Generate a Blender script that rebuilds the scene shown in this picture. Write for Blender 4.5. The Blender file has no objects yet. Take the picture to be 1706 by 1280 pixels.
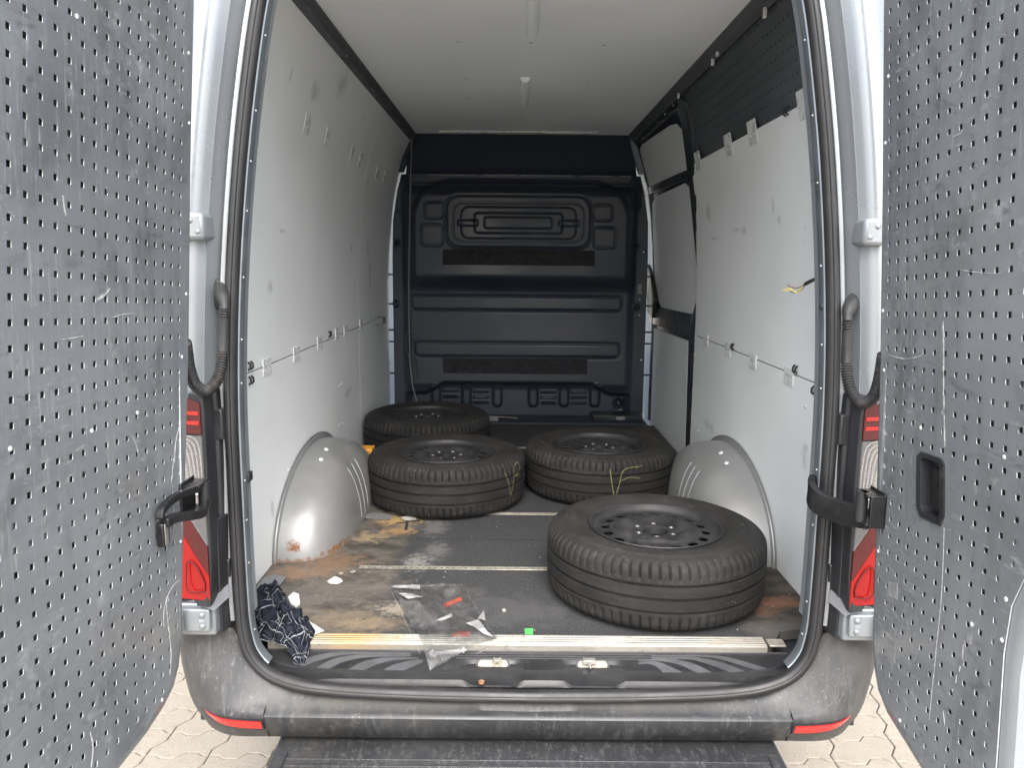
import bpy, bmesh, math, random
from mathutils import Vector, Matrix, noise as mnoise
random.seed(7)
PI = math.pi
scene = bpy.context.scene
col = scene.collection

# ------------------------------------------------------------------ camera, sky, sun, exposure
F = 0.70                                   # height of the van's load floor above the ground
FPX, TH, RO = 1282.0, math.radians(9.0), math.radians(0.5)
CX, CY, CZ = -0.05, -2.04, 1.075           # camera relative to the load floor
cam = bpy.data.cameras.new('camera')
cam.sensor_width = 36.0
cam.lens = 36.0 * FPX / 1706.0
cam.clip_start = 0.02
cam.clip_end = 9000
co = bpy.data.objects.new('camera', cam)
col.objects.link(co)
co.location = (CX, CY, CZ + F)
co.rotation_euler = (Matrix.Rotation(PI / 2 - TH, 3, 'X') @ Matrix.Rotation(RO, 3, 'Z')).to_euler()
scene.camera = co

SUN_EL, SUN_AZ = 49.0, 177.0               # degrees; azimuth clockwise from +Y (the van's nose)
world = bpy.data.worlds.new('World')
scene.world = world
world.use_nodes = True
wn = world.node_tree
wn.nodes.clear()
sky = wn.nodes.new('ShaderNodeTexSky')
sky.sky_type = 'NISHITA'
sky.sun_disc = False
sky.sun_elevation = math.radians(SUN_EL)
sky.sun_rotation = math.radians(SUN_AZ)
sky.air_density = 1.0
sky.dust_density = 4.0
sky.ozone_density = 1.0
hs = wn.nodes.new('ShaderNodeHueSaturation')
hs.inputs['Saturation'].default_value = 0.7
bg = wn.nodes.new('ShaderNodeBackground')
bg.inputs['Strength'].default_value = 0.15
wo = wn.nodes.new('ShaderNodeOutputWorld')
wn.links.new(sky.outputs[0], hs.inputs['Color'])
wn.links.new(hs.outputs[0], bg.inputs[0])
wn.links.new(bg.outputs[0], wo.inputs[0])
sl = bpy.data.lights.new('sun', 'SUN')
sl.energy = 1.5
sl.angle = math.radians(70)
sl.color = (1.0, 0.99, 0.97)
so = bpy.data.objects.new('sun', sl)
col.objects.link(so)
az, el = math.radians(SUN_AZ), math.radians(SUN_EL)
sd = Vector((math.sin(az) * math.cos(el), math.cos(az) * math.cos(el), math.sin(el)))
so.rotation_euler = sd.to_track_quat('Z', 'Y').to_euler()
so.location = (0, -6, 8)
vs = scene.view_settings
vs.view_transform = 'Standard'
vs.look = 'None'
vs.exposure = 1.95
vs.gamma = 1.0
scene.cycles.use_denoising = True
scene.cycles.max_bounces = 12
scene.cycles.diffuse_bounces = 8
scene.cycles.transparent_max_bounces = 16

# ------------------------------------------------------------------ photo pixel -> place (load-floor coordinates)
def ray(u, v):
    a, b = u - 853, v - 640
    c, s = math.cos(RO), math.sin(RO)
    a, b = a * c + b * s, -a * s + b * c
    return Vector((a, FPX * math.cos(TH) - b * math.sin(TH), -(b * math.cos(TH) + FPX * math.sin(TH)))) / FPX
CAM = Vector((CX, CY, CZ))
def at(u, v, x=None, y=None, z=None):
    r = ray(u, v)
    if x is not None: t = (x - CX) / r.x
    elif y is not None: t = (y - CY) / r.y
    else: t = (z - CZ) / r.z
    return CAM + r * t
def atpl(u, v, z0, k):                     # on the plane z = z0 + k*y
    r = ray(u, v)
    t = (z0 + k * CY - CZ) / (r.z - k * r.y)
    return CAM + r * t

# ------------------------------------------------------------------ node materials
class NT:
    def __init__(s, name):
        s.m = bpy.data.materials.new(name)
        s.m.use_nodes = True
        s.t = s.m.node_tree
        s.b = s.t.nodes['Principled BSDF']
        tc = s.t.nodes.new('ShaderNodeTexCoord')
        s.P = tc.outputs['Object']
        s.UV = tc.outputs['UV']
    def n(s, typ, **kw):
        nd = s.t.nodes.new(typ)
        for k, v in kw.items(): setattr(nd, k, v)
        return nd
    def put(s, sock, v):
        if hasattr(v, 'node'): s.t.links.new(v, sock)
        else: sock.default_value = v
    def math(s, op, a, b=0.0, clamp=False):
        nd = s.n('ShaderNodeMath', operation=op, use_clamp=clamp)
        s.put(nd.inputs[0], a); s.put(nd.inputs[1], b)
        return nd.outputs[0]
    def vmath(s, op, a, b):
        nd = s.n('ShaderNodeVectorMath', operation=op)
        s.put(nd.inputs[0], a); s.put(nd.inputs[1], b)
        return nd.outputs['Value'] if op in ('LENGTH', 'DOT_PRODUCT') else nd.outputs[0]
    def noise(s, scale, sv=(1, 1, 1), detail=4, rough=.6, dist=0.0, off=(0, 0, 0), vec=None):
        v = s.vmath('MULTIPLY', vec or s.P, sv)
        v = s.vmath('ADD', v, off)
        nd = s.n('ShaderNodeTexNoise')
        nd.inputs['Scale'].default_value = scale
        nd.inputs['Detail'].default_value = detail
        nd.inputs['Roughness'].default_value = rough
        nd.inputs['Distortion'].default_value = dist
        s.put(nd.inputs['Vector'], v)
        return nd.outputs[0]
    def smooth(s, v, lo, hi, a=0.0, b=1.0):
        nd = s.n('ShaderNodeMapRange', interpolation_type='SMOOTHSTEP')
        s.put(nd.inputs[0], v)
        nd.inputs[1].default_value = lo; nd.inputs[2].default_value = hi
        nd.inputs[3].default_value = a; nd.inputs[4].default_value = b
        return nd.outputs[0]
    def mix(s, f, a, b):
        nd = s.n('ShaderNodeMix', data_type='RGBA')
        s.put(nd.inputs[0], f)
        s.put(nd.inputs[6], a if hasattr(a, 'node') else (*a[:3], 1))
        s.put(nd.inputs[7], b if hasattr(b, 'node') else (*b[:3], 1))
        return nd.outputs[2]
    def mixf(s, f, a, b):
        nd = s.n('ShaderNodeMix', data_type='FLOAT')
        s.put(nd.inputs[0], f); s.put(nd.inputs[2], a); s.put(nd.inputs[3], b)
        return nd.outputs[0]
    def sep(s, v=None):
        nd = s.n('ShaderNodeSeparateXYZ')
        s.put(nd.inputs[0], v or s.P)
        return nd.outputs
    def blob(s, c, r, k=.8, scale=9.0, lo=.15, hi=1.15, seed=0):
        v = s.vmath('SUBTRACT', s.P, c)
        v = s.vmath('DIVIDE', v, r)
        d = s.vmath('LENGTH', v, (0, 0, 0))
        nn = s.noise(scale, detail=5, rough=.65, off=(seed * 3.1, seed, 0))
        d = s.math('ADD', d, s.math('MULTIPLY', s.math('SUBTRACT', nn, .5), k * 2))
        return s.smooth(d, lo, hi, 1.0, 0.0)

_seed = [0]
def mat(name, color, rough=.5, metal=0.0, var=.12, vscale=2.5, layers=(), bump=None, coat=0.0, spec=.5, rvar=.12):
    """Principled surface; slow tonal variation plus wear layers: (kind, args, colour, amount[, roughness])."""
    k = NT(name)
    _seed[0] += 1
    o = (_seed[0] * 1.7, _seed[0] * .6, _seed[0] * 2.3)
    n1 = k.noise(vscale, detail=5, off=o)
    f = k.smooth(n1, .3, .7)
    c = k.mix(f, [x * (1 - var) for x in color], [min(1, x * (1 + var)) for x in color])
    r = k.mixf(f, max(.03, rough - rvar), min(1, rough + rvar))
    met = metal
    for L in layers:
        kind, a, lc, amt = L[:4]
        _seed[0] += 1
        so_ = (_seed[0] * 2.1, _seed[0] * 1.3, _seed[0] * .7)
        if kind == 'noise':                # scale, stretch, lo, hi
            mk = k.smooth(k.noise(a[0], a[1], detail=6, rough=.65, dist=a[4] if len(a) > 4 else .4, off=so_), a[2], a[3])
        elif kind == 'patchy':             # fine noise inside big patches
            m1 = k.smooth(k.noise(a[0], a[1], detail=8, rough=.75, off=so_), a[2], a[3])
            m2 = k.smooth(k.noise(a[4], detail=3, off=so_), a[5], a[6])
            mk = k.math('MULTIPLY', m1, m2)
        elif kind == 'speck':              # voronoi specks
            vo = k.n('ShaderNodeTexVoronoi')
            vo.inputs['Scale'].default_value = a[0]
            k.put(vo.inputs['Vector'], k.vmath('MULTIPLY', k.P, a[1]))
            m1 = k.smooth(vo.outputs[0], a[2], a[2] * .5)
            m2 = k.smooth(k.noise(a[3], detail=3, off=so_), a[4], a[5])
            mk = k.math('MULTIPLY', m1, m2)
        elif kind == 'blob':               # centre, radii, irregularity, noise scale
            mk = k.blob(a[0], a[1], a[2], a[3], seed=_seed[0])
        elif kind == 'line':               # thin warped lines: scale, stretch, width, patch scale, lo, hi
            nn = k.noise(a[0], a[1], detail=2, rough=.5, dist=a[6] if len(a) > 6 else .6, off=so_)
            m1 = k.smooth(k.math('ABSOLUTE', k.math('SUBTRACT', nn, .5)), a[2], a[2] * .35)
            m2 = k.smooth(k.noise(a[3], detail=3, off=so_), a[4], a[5])
            mk = k.math('MULTIPLY', m1, m2)
        mk = k.math('MULTIPLY', mk, amt)
        c = k.mix(mk, c, lc)
        if len(L) > 4: r = k.mixf(mk, r, L[4])
        if len(L) > 5: met = k.mixf(mk, met, L[5])
    k.put(k.b.inputs['Base Color'], c)
    k.put(k.b.inputs['Roughness'], r)
    k.put(k.b.inputs['Metallic'], met)
    k.b.inputs['Specular IOR Level'].default_value = spec
    if coat:
        k.b.inputs['Coat Weight'].default_value = coat
        k.b.inputs['Coat Roughness'].default_value = .12
    if bump:
        nd = k.n('ShaderNodeBump')
        nd.inputs['Strength'].default_value = bump[1]
        nd.inputs['Distance'].default_value = bump[2] if len(bump) > 2 else .003
        k.put(nd.inputs['Height'], k.noise(bump[0], bump[3] if len(bump) > 3 else (1, 1, 1), detail=5))
        k.t.links.new(nd.outputs[0], k.b.inputs['Normal'])
    return k.m

M = {}
SCUFF = (.62, .63, .62)
M['paint'] = mat('silver_paint', (.265, .285, .30), .36, .35, .05, 3, coat=.3)
M['paint_in'] = mat('silver_paint_inner', (.34, .375, .405), .42, .3, .06, 3, layers=[
    ('patchy', (40, (1, 1, .4), .5, .75, 3, .48, .7), (.2, .18, .15), .35, .7)])
M['trim'] = mat('galvanised_trim', (.20, .225, .245), .4, .5, .1, 8, layers=[
    ('patchy', (50, (1, 1, .3), .5, .7, 4, .45, .65), (.16, .15, .14), .4, .7)])
M['ply'] = mat('white_board', (.74, .765, .762), .55, 0, .03, 1.5, layers=[
    ('patchy', (26, (1, 1, 1), .55, .72, 2.2, .5, .66), (.36, .36, .35), .3),
    ('patchy', (22, (1, .9, 3.0), .64, .74, 2.6, .56, .66), (.10, .10, .10), .6),
    ('patchy', (30, (1, 3.0, .8), .66, .76, 2.1, .55, .66), (.12, .12, .12), .5),
    ('blob', ((0.88, 1.604, 1.193), (0.1, 0.075, 0.006), 0.5, 40), (.20, .20, .20), .38),
    ('blob', ((0.88, 1.25, 1.217), (0.1, 0.07, 0.012), 1.0, 30), (.20, .20, .20), .38),
    ('blob', ((0.88, 1.13, 1.208), (0.1, 0.05, 0.022), 1.0, 30), (.20, .20, .20), .38),
    ('blob', ((0.88, 0.777, 1.278), (0.1, 0.02, 0.04), 1.0, 30), (.20, .20, .20), .38),
    ('blob', ((0.88, 0.72, 1.233), (0.1, 0.02, 0.025), 1.0, 30), (.20, .20, .20), .38),
    ('blob', ((0.88, 0.473, 1.195), (0.1, 0.009, 0.006), 0.3, 30), (.20, .20, .20), .38),
    ('blob', ((0.88, 1.69, 1.32), (0.1, 0.05, 0.05), 1.1, 26), (.20, .20, .20), .38),
    ('blob', ((0.9, 0.39, 0.46), (0.05, 0.03, 0.05), 1.2, 24), (.20, .20, .20), .38),
    ('blob', ((-0.81, 0.684, 1.688), (0.1, 0.016, 0.03), 1.0, 30), (.20, .20, .20), .38),
    ('blob', ((-0.8, 0.997, 1.7), (0.1, 0.06, 0.04), 1.2, 24), (.20, .20, .20), .38),
    ('blob', ((-0.75, 1.315, 1.8), (0.1, 0.08, 0.06), 1.2, 20), (.20, .20, .20), .38),
    ('blob', ((-0.888, 2.467, 1.143), (0.05, 0.06, 0.045), 1.0, 20), (.20, .20, .20), .38),
    ('blob', ((-0.895, 2.55, 1.0), (0.05, 0.04, 0.1), 1.1, 20), (.20, .20, .20), .38),
    ('blob', ((-0.888, 2.0, 1.14), (0.05, 0.03, 0.03), 1.0, 24), (.20, .20, .20), .38),
    ('blob', ((-0.88, 0.66, 0.98), (0.05, 0.04, 0.03), 1.2, 26), (.20, .20, .20), .38),
    ('blob', ((-0.886, 0.8, 1.18), (0.05, 0.05, 0.008), 1.0, 30), (.20, .20, .20), .38),
    ('blob', ((-0.9, 0.6, 0.2), (0.05, 0.03, 0.035), 1.1, 26), (.20, .20, .20), .38),
    ('blob', ((-0.84, 2.3, 1.5), (0.08, 0.06, 0.02), 1.1, 24), (.20, .20, .20), .38),
    ('blob', ((0.9, 1.6, 0.3), (0.05, 0.12, 0.03), 1.2, 22), (.20, .20, .20), .38),
    ('blob', ((-0.9, 1.9, 0.4), (0.05, 0.1, 0.03), 1.2, 22), (.20, .20, .20), .38)], bump=(120, .05))
M['ceiling'] = mat('ceiling_board', (.785, .81, .815), .6, 0, .03, 1.2, layers=[
    ('patchy', (30, (1, 1, 1), .62, .75, 3, .52, .66), (.3, .3, .29), .35)])
M['perfo'] = mat('perforated_steel', (.285, .302, .317), .34, .40, .12, 1.4, layers=[
    ('noise', (2.2, (1, 1.5, .7), .46, .70, 1.4), (.135, .143, .154), .78, .45),
    ('noise', (1.6, (1, .8, 1.5), .55, .75, .8), (.22, .195, .16), .50, .5),
    ('noise', (5.0, (1, 1.2, 3.2), .56, .74, 1.8), (.085, .090, .097), .55, .4),
    ('patchy', (11, (1, 1.0, 2.8), .46, .72, 1.5, .42, .60), (.40, .41, .415), .45, .5),
    ('patchy', (16, (1, 1.0, 1.0), .55, .66, 3.0, .54, .60), (.52, .53, .53), .45, .6),
    ('patchy', (60, (1, .35, 1.4), .54, .68, 4.0, .48, .58), (.56, .57, .565), .50, .65),
    ('patchy', (42, (1, 3.0, .20), .54, .68, 2.4, .49, .58), (.58, .58, .565), .55, .65),
    ('patchy', (34, (1, 2.2, .22), .58, .72, 2.0, .52, .62), (.12, .10, .078), .6, .6),
    ('speck', (80, (1, 1, 1), .17, 3.2, .57, .68), (.62, .62, .61), .65, .8)])
M['cut_edge'] = mat('cut_steel_edge', (.52, .54, .55), .4, .3, .1, 40)
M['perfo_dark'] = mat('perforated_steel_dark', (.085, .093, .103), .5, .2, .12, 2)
M['black'] = mat('black_plastic', (.022, .023, .025), .42, 0, .2, 6, layers=[
    ('patchy', (40, (1, 1, 1), .5, .75, 4, .45, .7), (.09, .085, .075), .5, .8)])
M['black_gloss'] = mat('black_metal_arm', (.016, .016, .017), .3, .1, .2, 8, layers=[
    ('patchy', (60, (1, 1, 1), .55, .72, 8, .5, .65), (.12, .11, .10), .6, .7)])
M['bumper'] = mat('weathered_bumper_plastic', (.030, .032, .035), .44, 0, .15, 5, layers=[
    ('noise', (3, (1, 1.5, 1), .42, .70, 1.0), (.042, .043, .044), .6, .5),
    ('blob', ((0, -.146, -.090), (1.3, .042, .020), .6, 12), (.085, .082, .077), .70, .7),  # shelf top lightened: dust plus the brighter upward light, put into the colour
    ('patchy', (10, (1.6, 1, .7), .40, .62, 1.6, .46, .60), (.115, .100, .080), .28, .7),
    ('patchy', (26, (2.4, 1, .45), .48, .66, 2.6, .42, .56), (.130, .128, .122), .38, .7),
    ('patchy', (80, (1, 1, .6), .54, .68, 3.4, .46, .58), (.22, .218, .21), .45, .8),
    ('speck', (100, (1, 1, 1), .16, 4, .50, .60), (.34, .34, .33), .5, .8)], bump=(260, .14, .001))
M['tread_plastic'] = mat('sill_plastic', (.012, .0125, .014), .48, 0, .2, 6, layers=[
    ('patchy', (45, (1, 1, 1), .5, .72, 5, .42, .65), (.085, .08, .068), .5, .85)])
M['rubber'] = mat('seal_rubber', (.017, .017, .018), .5, 0, .2, 6, layers=[
    ('patchy', (30, (1, 1, .4), .50, .74, 4, .48, .66), (.085, .072, .055), .45, .8)])
M['rib_grey'] = mat('grip_rib_plastic', (.055, .057, .061), .55, 0, .15, 20)
M['bulkhead'] = mat('bulkhead_plastic', (.025, .033, .047), .45, 0, .1, 2, layers=[
    ('patchy', (20, (3, 1, .4), .55, .75, 2, .5, .7), (.10, .11, .12), .35, .6)], bump=(300, .05, .001))
M['felt'] = mat('felt_strip', (.030, .031, .034), .95, 0, .25, 40, bump=(400, .6, .004), spec=.1)
M['cloth_dark'] = mat('dark_liner', (.034, .042, .056), .85, 0, .08, 3, spec=.2)
M['slider'] = mat('slider_dark', (.032, .040, .050), .35, .2, .12, 4, coat=.2)
def m_tyre():
    k = NT('tyre_rubber')
    oi = k.n('ShaderNodeObjectInfo')
    sh = k.n('ShaderNodeCombineXYZ')
    k.put(sh.inputs[0], k.math('MULTIPLY', oi.outputs['Random'], 9.0))
    P = k.vmath('ADD', k.P, sh.outputs[0])
    x, y, z = k.sep()
    ang = k.math('ARCTAN2', y, x)
    zc = k.math('SUBTRACT', z, .1176)
    az_ = k.math('ABSOLUTE', zc)
    n1 = k.noise(8, detail=6, rough=.7, vec=P)
    c = k.mix(k.smooth(n1, .3, .7), (.0075, .0075, .0075), (.0135, .0133, .0131))
    c = k.mix(k.math('MULTIPLY', k.smooth(k.noise(5, (1, 1, 3), detail=7, rough=.72, vec=P), .44, .68), .6), c, (.027, .0255, .0235))
    c = k.mix(k.math('MULTIPLY', k.math('MULTIPLY', k.smooth(k.noise(40, (1, 1, 2.5), detail=6, rough=.7, vec=P), .52, .70), k.smooth(k.noise(6, vec=P), .45, .62)), .45), c, (.068, .062, .052))
    # fine slanting wear lines round the middle ribs
    w = k.math('SINE', k.math('ADD', k.math('MULTIPLY', ang, 150.0), k.math('MULTIPLY', zc, 420.0)))
    w = k.math('MULTIPLY', k.smooth(w, .55, .98), k.smooth(az_, .047, .043))
    c = k.mix(k.math('MULTIPLY', w, .5), c, (.010, .010, .010))
    w2 = k.math('SINE', k.math('ADD', k.math('MULTIPLY', ang, 152.0), k.math('MULTIPLY', zc, -260.0)))
    w2 = k.math('MULTIPLY', k.smooth(w2, .8, .99), k.math('MULTIPLY', k.smooth(az_, .050, .053), k.smooth(az_, .075, .066)))
    c = k.mix(k.math('MULTIPLY', w2, .7), c, (.008, .008, .008))
    # dust lying in the grooves of the side wall
    r = k.math('SQRT', k.math('ADD', k.math('MULTIPLY', x, x), k.math('MULTIPLY', y, y)))
    rg = k.math('SINE', k.math('MULTIPLY', r, 700.0))
    c = k.mix(k.math('MULTIPLY', k.math('MULTIPLY', k.smooth(rg, .5, 1.0), k.smooth(az_, .1, .106)), .25), c, (.050, .047, .042))
    vo = k.n('ShaderNodeTexVoronoi'); vo.inputs['Scale'].default_value = 60
    k.put(vo.inputs['Vector'], P)
    c = k.mix(k.math('MULTIPLY', k.math('MULTIPLY', k.smooth(vo.outputs[0], .13, .05), k.smooth(k.noise(9, vec=P), .53, .62)), .7), c, (.30, .28, .23))
    k.put(k.b.inputs['Base Color'], c)
    k.put(k.b.inputs['Roughness'], k.mixf(n1, .62, .85))
    k.b.inputs['Specular IOR Level'].default_value = .35
    nd = k.n('ShaderNodeBump'); nd.inputs['Strength'].default_value = .5; nd.inputs['Distance'].default_value = .002
    k.put(nd.inputs['Height'], k.math('SUBTRACT', k.math('MULTIPLY', k.noise(180, detail=3), .5), k.math('ADD', k.math('MULTIPLY', w, .5), w2)))
    k.t.links.new(nd.outputs[0], k.b.inputs['Normal'])
    return k.m
M['tyre'] = m_tyre()
M['rim'] = mat('black_steel_rim', (.020, .020, .0215), .55, .15, .2, 12, layers=[
    ('patchy', (40, (1, 1, 1), .5, .72, 9, .45, .66), (.10, .09, .08), .5, .85)])
M['bolt'] = mat('bare_metal', (.40, .39, .37), .4, .7, .1, 30)
M['rust'] = mat('rusty_metal', (.30, .15, .08), .8, .2, .4, 60)
M['alu'] = mat('aluminium_sill', (.29, .272, .238), .42, .5, .08, 8, layers=[
    ('patchy', (60, (.5, 2, 1), .5, .7, 5, .42, .6), (.085, .072, .052), .7, .8),
    ('patchy', (120, (.3, 1, 1), .5, .66, 9, .4, .6), (.07, .06, .045), .6, .8),
    ('blob', ((-.50, .03, 0), (.16, .06, .05), .5, 14), (.42, .25, .08), .75, .6)])
M['rail'] = mat('anchor_rail', (.36, .34, .29), .5, .5, .2, 40, layers=[
    ('patchy', (70, (1, 1, 1), .5, .7, 10, .4, .6), (.16, .13, .09), .6, .9)])
M['arch'] = mat('arch_silver', (.30, .305, .305), .42, .45, .06, 4, layers=[
    ('noise', (4, (1, 1, 1), .48, .75), (.265, .258, .240), .6, .55),
    ('patchy', (60, (1, 1, .5), .55, .78, 5, .5, .70), (.26, .24, .21), .25, .6),
    ('blob', ((-.83, .60, .055), (.030, .06, .024), 1.2, 60), (.24, .10, .035), .95, .9),
    ('blob', ((-.70, .72, .010), (.06, .16, .022), 1.5, 60), (.25, .11, .045), .9, .9),
    ('blob', ((-.84, .60, -.004), (.14, .14, .020), 1.5, 60), (.24, .13, .07), .8, .9),
    ('blob', ((.70, .75, .015), (.09, .2, .022), .9, 26), (.25, .13, .06), .8, .9),
    ('speck', (70, (1, 1, 1), .10, 7, .52, .62), (.12, .08, .05), .7)])
M['white_plastic'] = mat('white_plastic', (.72, .72, .70), .45, 0, .04, 10)
M['clip'] = mat('milky_clip', (.66, .68, .67), .3, 0, .05, 20)
M['rivet'] = mat('rivet_white', (.60, .61, .60), .35, .1, .08, 30)
M['cable'] = mat('cable_grey', (.15, .155, .16), .5, 0, .1, 20)
M['rubber_hose'] = mat('hose_rubber', (.020, .020, .020), .5, 0, .2, 20, layers=[
    ('patchy', (60, (1, 1, 1), .45, .7, 10, .4, .6), (.12, .10, .08), .5, .85)])
M['cab'] = mat('cab_trim_pale', (.82, .82, .80), .6, 0, .03, 3)
M['pale_slot'] = mat('cream_primer', (.26, .24, .185), .5, .1, .12, 30)
M['orange'] = mat('orange_box', (.62, .28, .03), .6, 0, .1, 30)
M['orange_print'] = mat('orange_box_print', (.14, .05, .01), .6, 0, .1, 30)
M['paper'] = mat('crumpled_paper', (.50, .495, .475), .75, 0, .06, 20)
M['green'] = mat('green_plastic', (.08, .52, .10), .4, 0, .1, 40)
M['red_tag'] = mat('red_orange_tag', (.70, .10, .03), .45, 0, .1, 40)
M['yellow'] = mat('yellow_chalk', (.17, .17, .065), .9, 0, .3, 120)
M['fleck'] = mat('pale_debris', (.32, .31, .285), .8, 0, .2, 60)
M['sticker'] = mat('worn_sticker', (.22, .22, .22), .6, 0, .25, 40)
M['amber_wire'] = mat('wire_yellow', (.6, .5, .12), .5)
M['blue_wire'] = mat('wire_blue', (.1, .14, .3), .5)
M['brown_wire'] = mat('wire_brown', (.2, .1, .06), .5)
M['reflector'] = mat('reflector_red', (.50, .015, .012), .25, 0, .05, 200, coat=.6)
M['drip'] = mat('dried_paint_run', (.40, .40, .385), .7, 0, .35, 90)
M['rail_grey'] = mat('roof_rail_grey', (.085, .092, .098), .45, .2, .1, 6)

def m_floor():
    k = NT('load_floor_surface')
    x, y, z = k.sep()
    n1 = k.noise(5, detail=6, rough=.7)
    n2 = k.noise(40, (1, 2.5, 1), detail=6, rough=.7)
    felt = k.mix(k.smooth(k.noise(160, detail=3), .35, .7), (.020, .021, .023), (.050, .052, .055))
    felt = k.mix(k.math('MULTIPLY', k.smooth(k.noise(330, detail=3), .56, .68), .55), felt, (.12, .12, .118))
    felt = k.mix(k.math('MULTIPLY', k.math('MULTIPLY', k.smooth(k.noise(38, (.7, 1.4, 1), detail=7, rough=.8), .52, .70), k.smooth(k.noise(3.5, detail=4), .46, .62)), .5), felt, (.15, .148, .14))
    felt = k.mix(k.math('MULTIPLY', k.smooth(n1, .52, .75), .45), felt, (.085, .082, .075))
    worn = k.mix(k.smooth(k.noise(8, (.8, 1.5, 1), detail=9, rough=.76, dist=.8), .34, .66), (.045, .041, .036), (.135, .122, .104))
    worn = k.mix(k.math('MULTIPLY', k.smooth(k.noise(11, (.5, 1.5, 1), detail=9, rough=.78, dist=1.6), .52, .72), .55), worn, (.26, .24, .205))
    worn = k.mix(k.math('MULTIPLY', k.smooth(n2, .55, .75), .6), worn, (.045, .042, .038))
    worn = k.mix(k.math('MULTIPLY', k.smooth(k.noise(6, (1, 1.4, 1), detail=7, rough=.7, off=(3, 8, 0)), .55, .72), .3), worn, (.20, .145, .085))
    worn = k.mix(k.math('MULTIPLY', k.smooth(k.noise(70, (.6, 1.3, 1), detail=6, rough=.75), .50, .66), .55), worn, (.030, .028, .025))
    worn = k.mix(k.math('MULTIPLY', k.smooth(k.noise(55, (.4, 1.6, 1), detail=6, rough=.8, off=(7, 2, 0)), .55, .70), .5), worn, (.30, .28, .245))
    edge = k.math('ADD', x, k.math('MULTIPLY', k.math('SUBTRACT', k.noise(7, (1, 1, 1), detail=7, rough=.7, dist=.6), .5), .22))
    mk = k.smooth(edge, -.50, -.42, 1.0, 0.0)
    # the felt starts further in beside the arches and has scuffed borders
    c = k.mix(mk, felt, worn)
    right = k.smooth(k.math('ADD', x, k.math('MULTIPLY', k.math('SUBTRACT', n1, .5), .12)), .62, .72)
    rb = k.mix(k.smooth(k.noise(8, (1, 2, 1), detail=6), .35, .65), (.028, .025, .022), (.075, .062, .05))
    c = k.mix(right, c, rb)
    for cc, rr, lc, amt, sc in [
        ((-.52, 1.06, 0), (.10, .07, .5), (.40, .27, .11), .8, 26), ((-.50, .93, 0), (.07, .045, .5), (.36, .22, .10), .7, 30),
        ((-.60, .86, 0), (.07, .06, .5), (.40, .30, .17), .5, 14), ((-.36, .98, 0), (.06, .11, .5), (.20, .20, .20), .40, 22),
        ((-.39, .60, 0), (.05, .08, .5), (.34, .33, .30), .45, 30), ((-.33, .72, 0), (.05, .10, .5), (.20, .20, .20), .35, 26),
        ((-.40, .23, 0), (.07, .05, .5), (.36, .31, .24), .55, 34), ((-.55, .15, 0), (.16, .07, .5), (.22, .17, .105), .45, 24),
        ((-.45, .12, 0), (.10, .05, .5), (.24, .18, .11), .4, 26), ((-.78, .50, 0), (.14, .06, .5), (.24, .15, .09), .75, 14),
        ((-.70, .60, 0), (.12, .09, .5), (.20, .12, .07), .7, 14), ((.80, .30, 0), (.12, .05, .5), (.20, .085, .045), .6, 18),
        ((.74, .24, 0), (.06, .04, .5), (.16, .075, .04), .5, 22), ((.80, .10, 0), (.2, .06, .5), (.10, .095, .09), .6, 9),
        ((-.62, .38, 0), (.2, .12, .5), (.13, .115, .10), .6, 8), ((-.25, .36, 0), (.10, .05, .5), (.15, .14, .12), .4, 10),
        ((-.05, .22, 0), (.25, .1, .5), (.075, .075, .075), .5, 8)]:
        c = k.mix(k.math('MULTIPLY', k.blob(cc, [q * 1.15 for q in rr], 1.5, sc * 1.5, seed=int(cc[0] * 100)), amt), c, lc)
    k.put(k.b.inputs['Base Color'], c)
    k.put(k.b.inputs['Roughness'], k.mixf(mk, .8, .5))
    k.b.inputs['Specular IOR Level'].default_value = .3
    nd = k.n('ShaderNodeBump')
    nd.inputs['Strength'].default_value = .35
    nd.inputs['Distance'].default_value = .003
    k.put(nd.inputs['Height'], k.math('ADD', k.noise(300, detail=3), k.math('MULTIPLY', n1, 2)))
    k.t.links.new(nd.outputs[0], k.b.inputs['Normal'])
    return k.m
M['floor'] = m_floor()

def m_paver():
    k = NT('concrete_paver')
    oi = k.n('ShaderNodeObjectInfo')
    n1 = k.noise(220, detail=6, rough=.8)
    n2 = k.noise(5, detail=4)
    c = k.mix(k.smooth(n1, .32, .68), (.215, .188, .150), (.345, .31, .255))
    c = k.mix(k.math('MULTIPLY', k.smooth(n2, .4, .7), .35), c, (.22, .19, .15))
    vo = k.n('ShaderNodeTexVoronoi')
    vo.inputs['Scale'].default_value = 160
    k.put(vo.inputs['Vector'], k.P)
    c = k.mix(k.math('MULTIPLY', k.smooth(vo.outputs[0], .22, .1), .55), c, (.36, .33, .28))
    c = k.mix(k.math('MULTIPLY', k.smooth(k.noise(120, detail=2, off=(5, 5, 5)), .64, .72), .55), c, (.15, .13, .10))
    c = k.mix(k.math('MULTIPLY', oi.outputs['Random'], .22), c, (.20, .175, .14))
    k.put(k.b.inputs['Base Color'], c)
    k.b.inputs['Roughness'].default_value = .9
    k.b.inputs['Specular IOR Level'].default_value = .2
    nd = k.n('ShaderNodeBump')
    nd.inputs['Strength'].default_value = .5
    nd.inputs['Distance'].default_value = .003
    k.put(nd.inputs['Height'], n1)
    k.t.links.new(nd.outputs[0], k.b.inputs['Normal'])
    return k.m
M['paver'] = m_paver()
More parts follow.
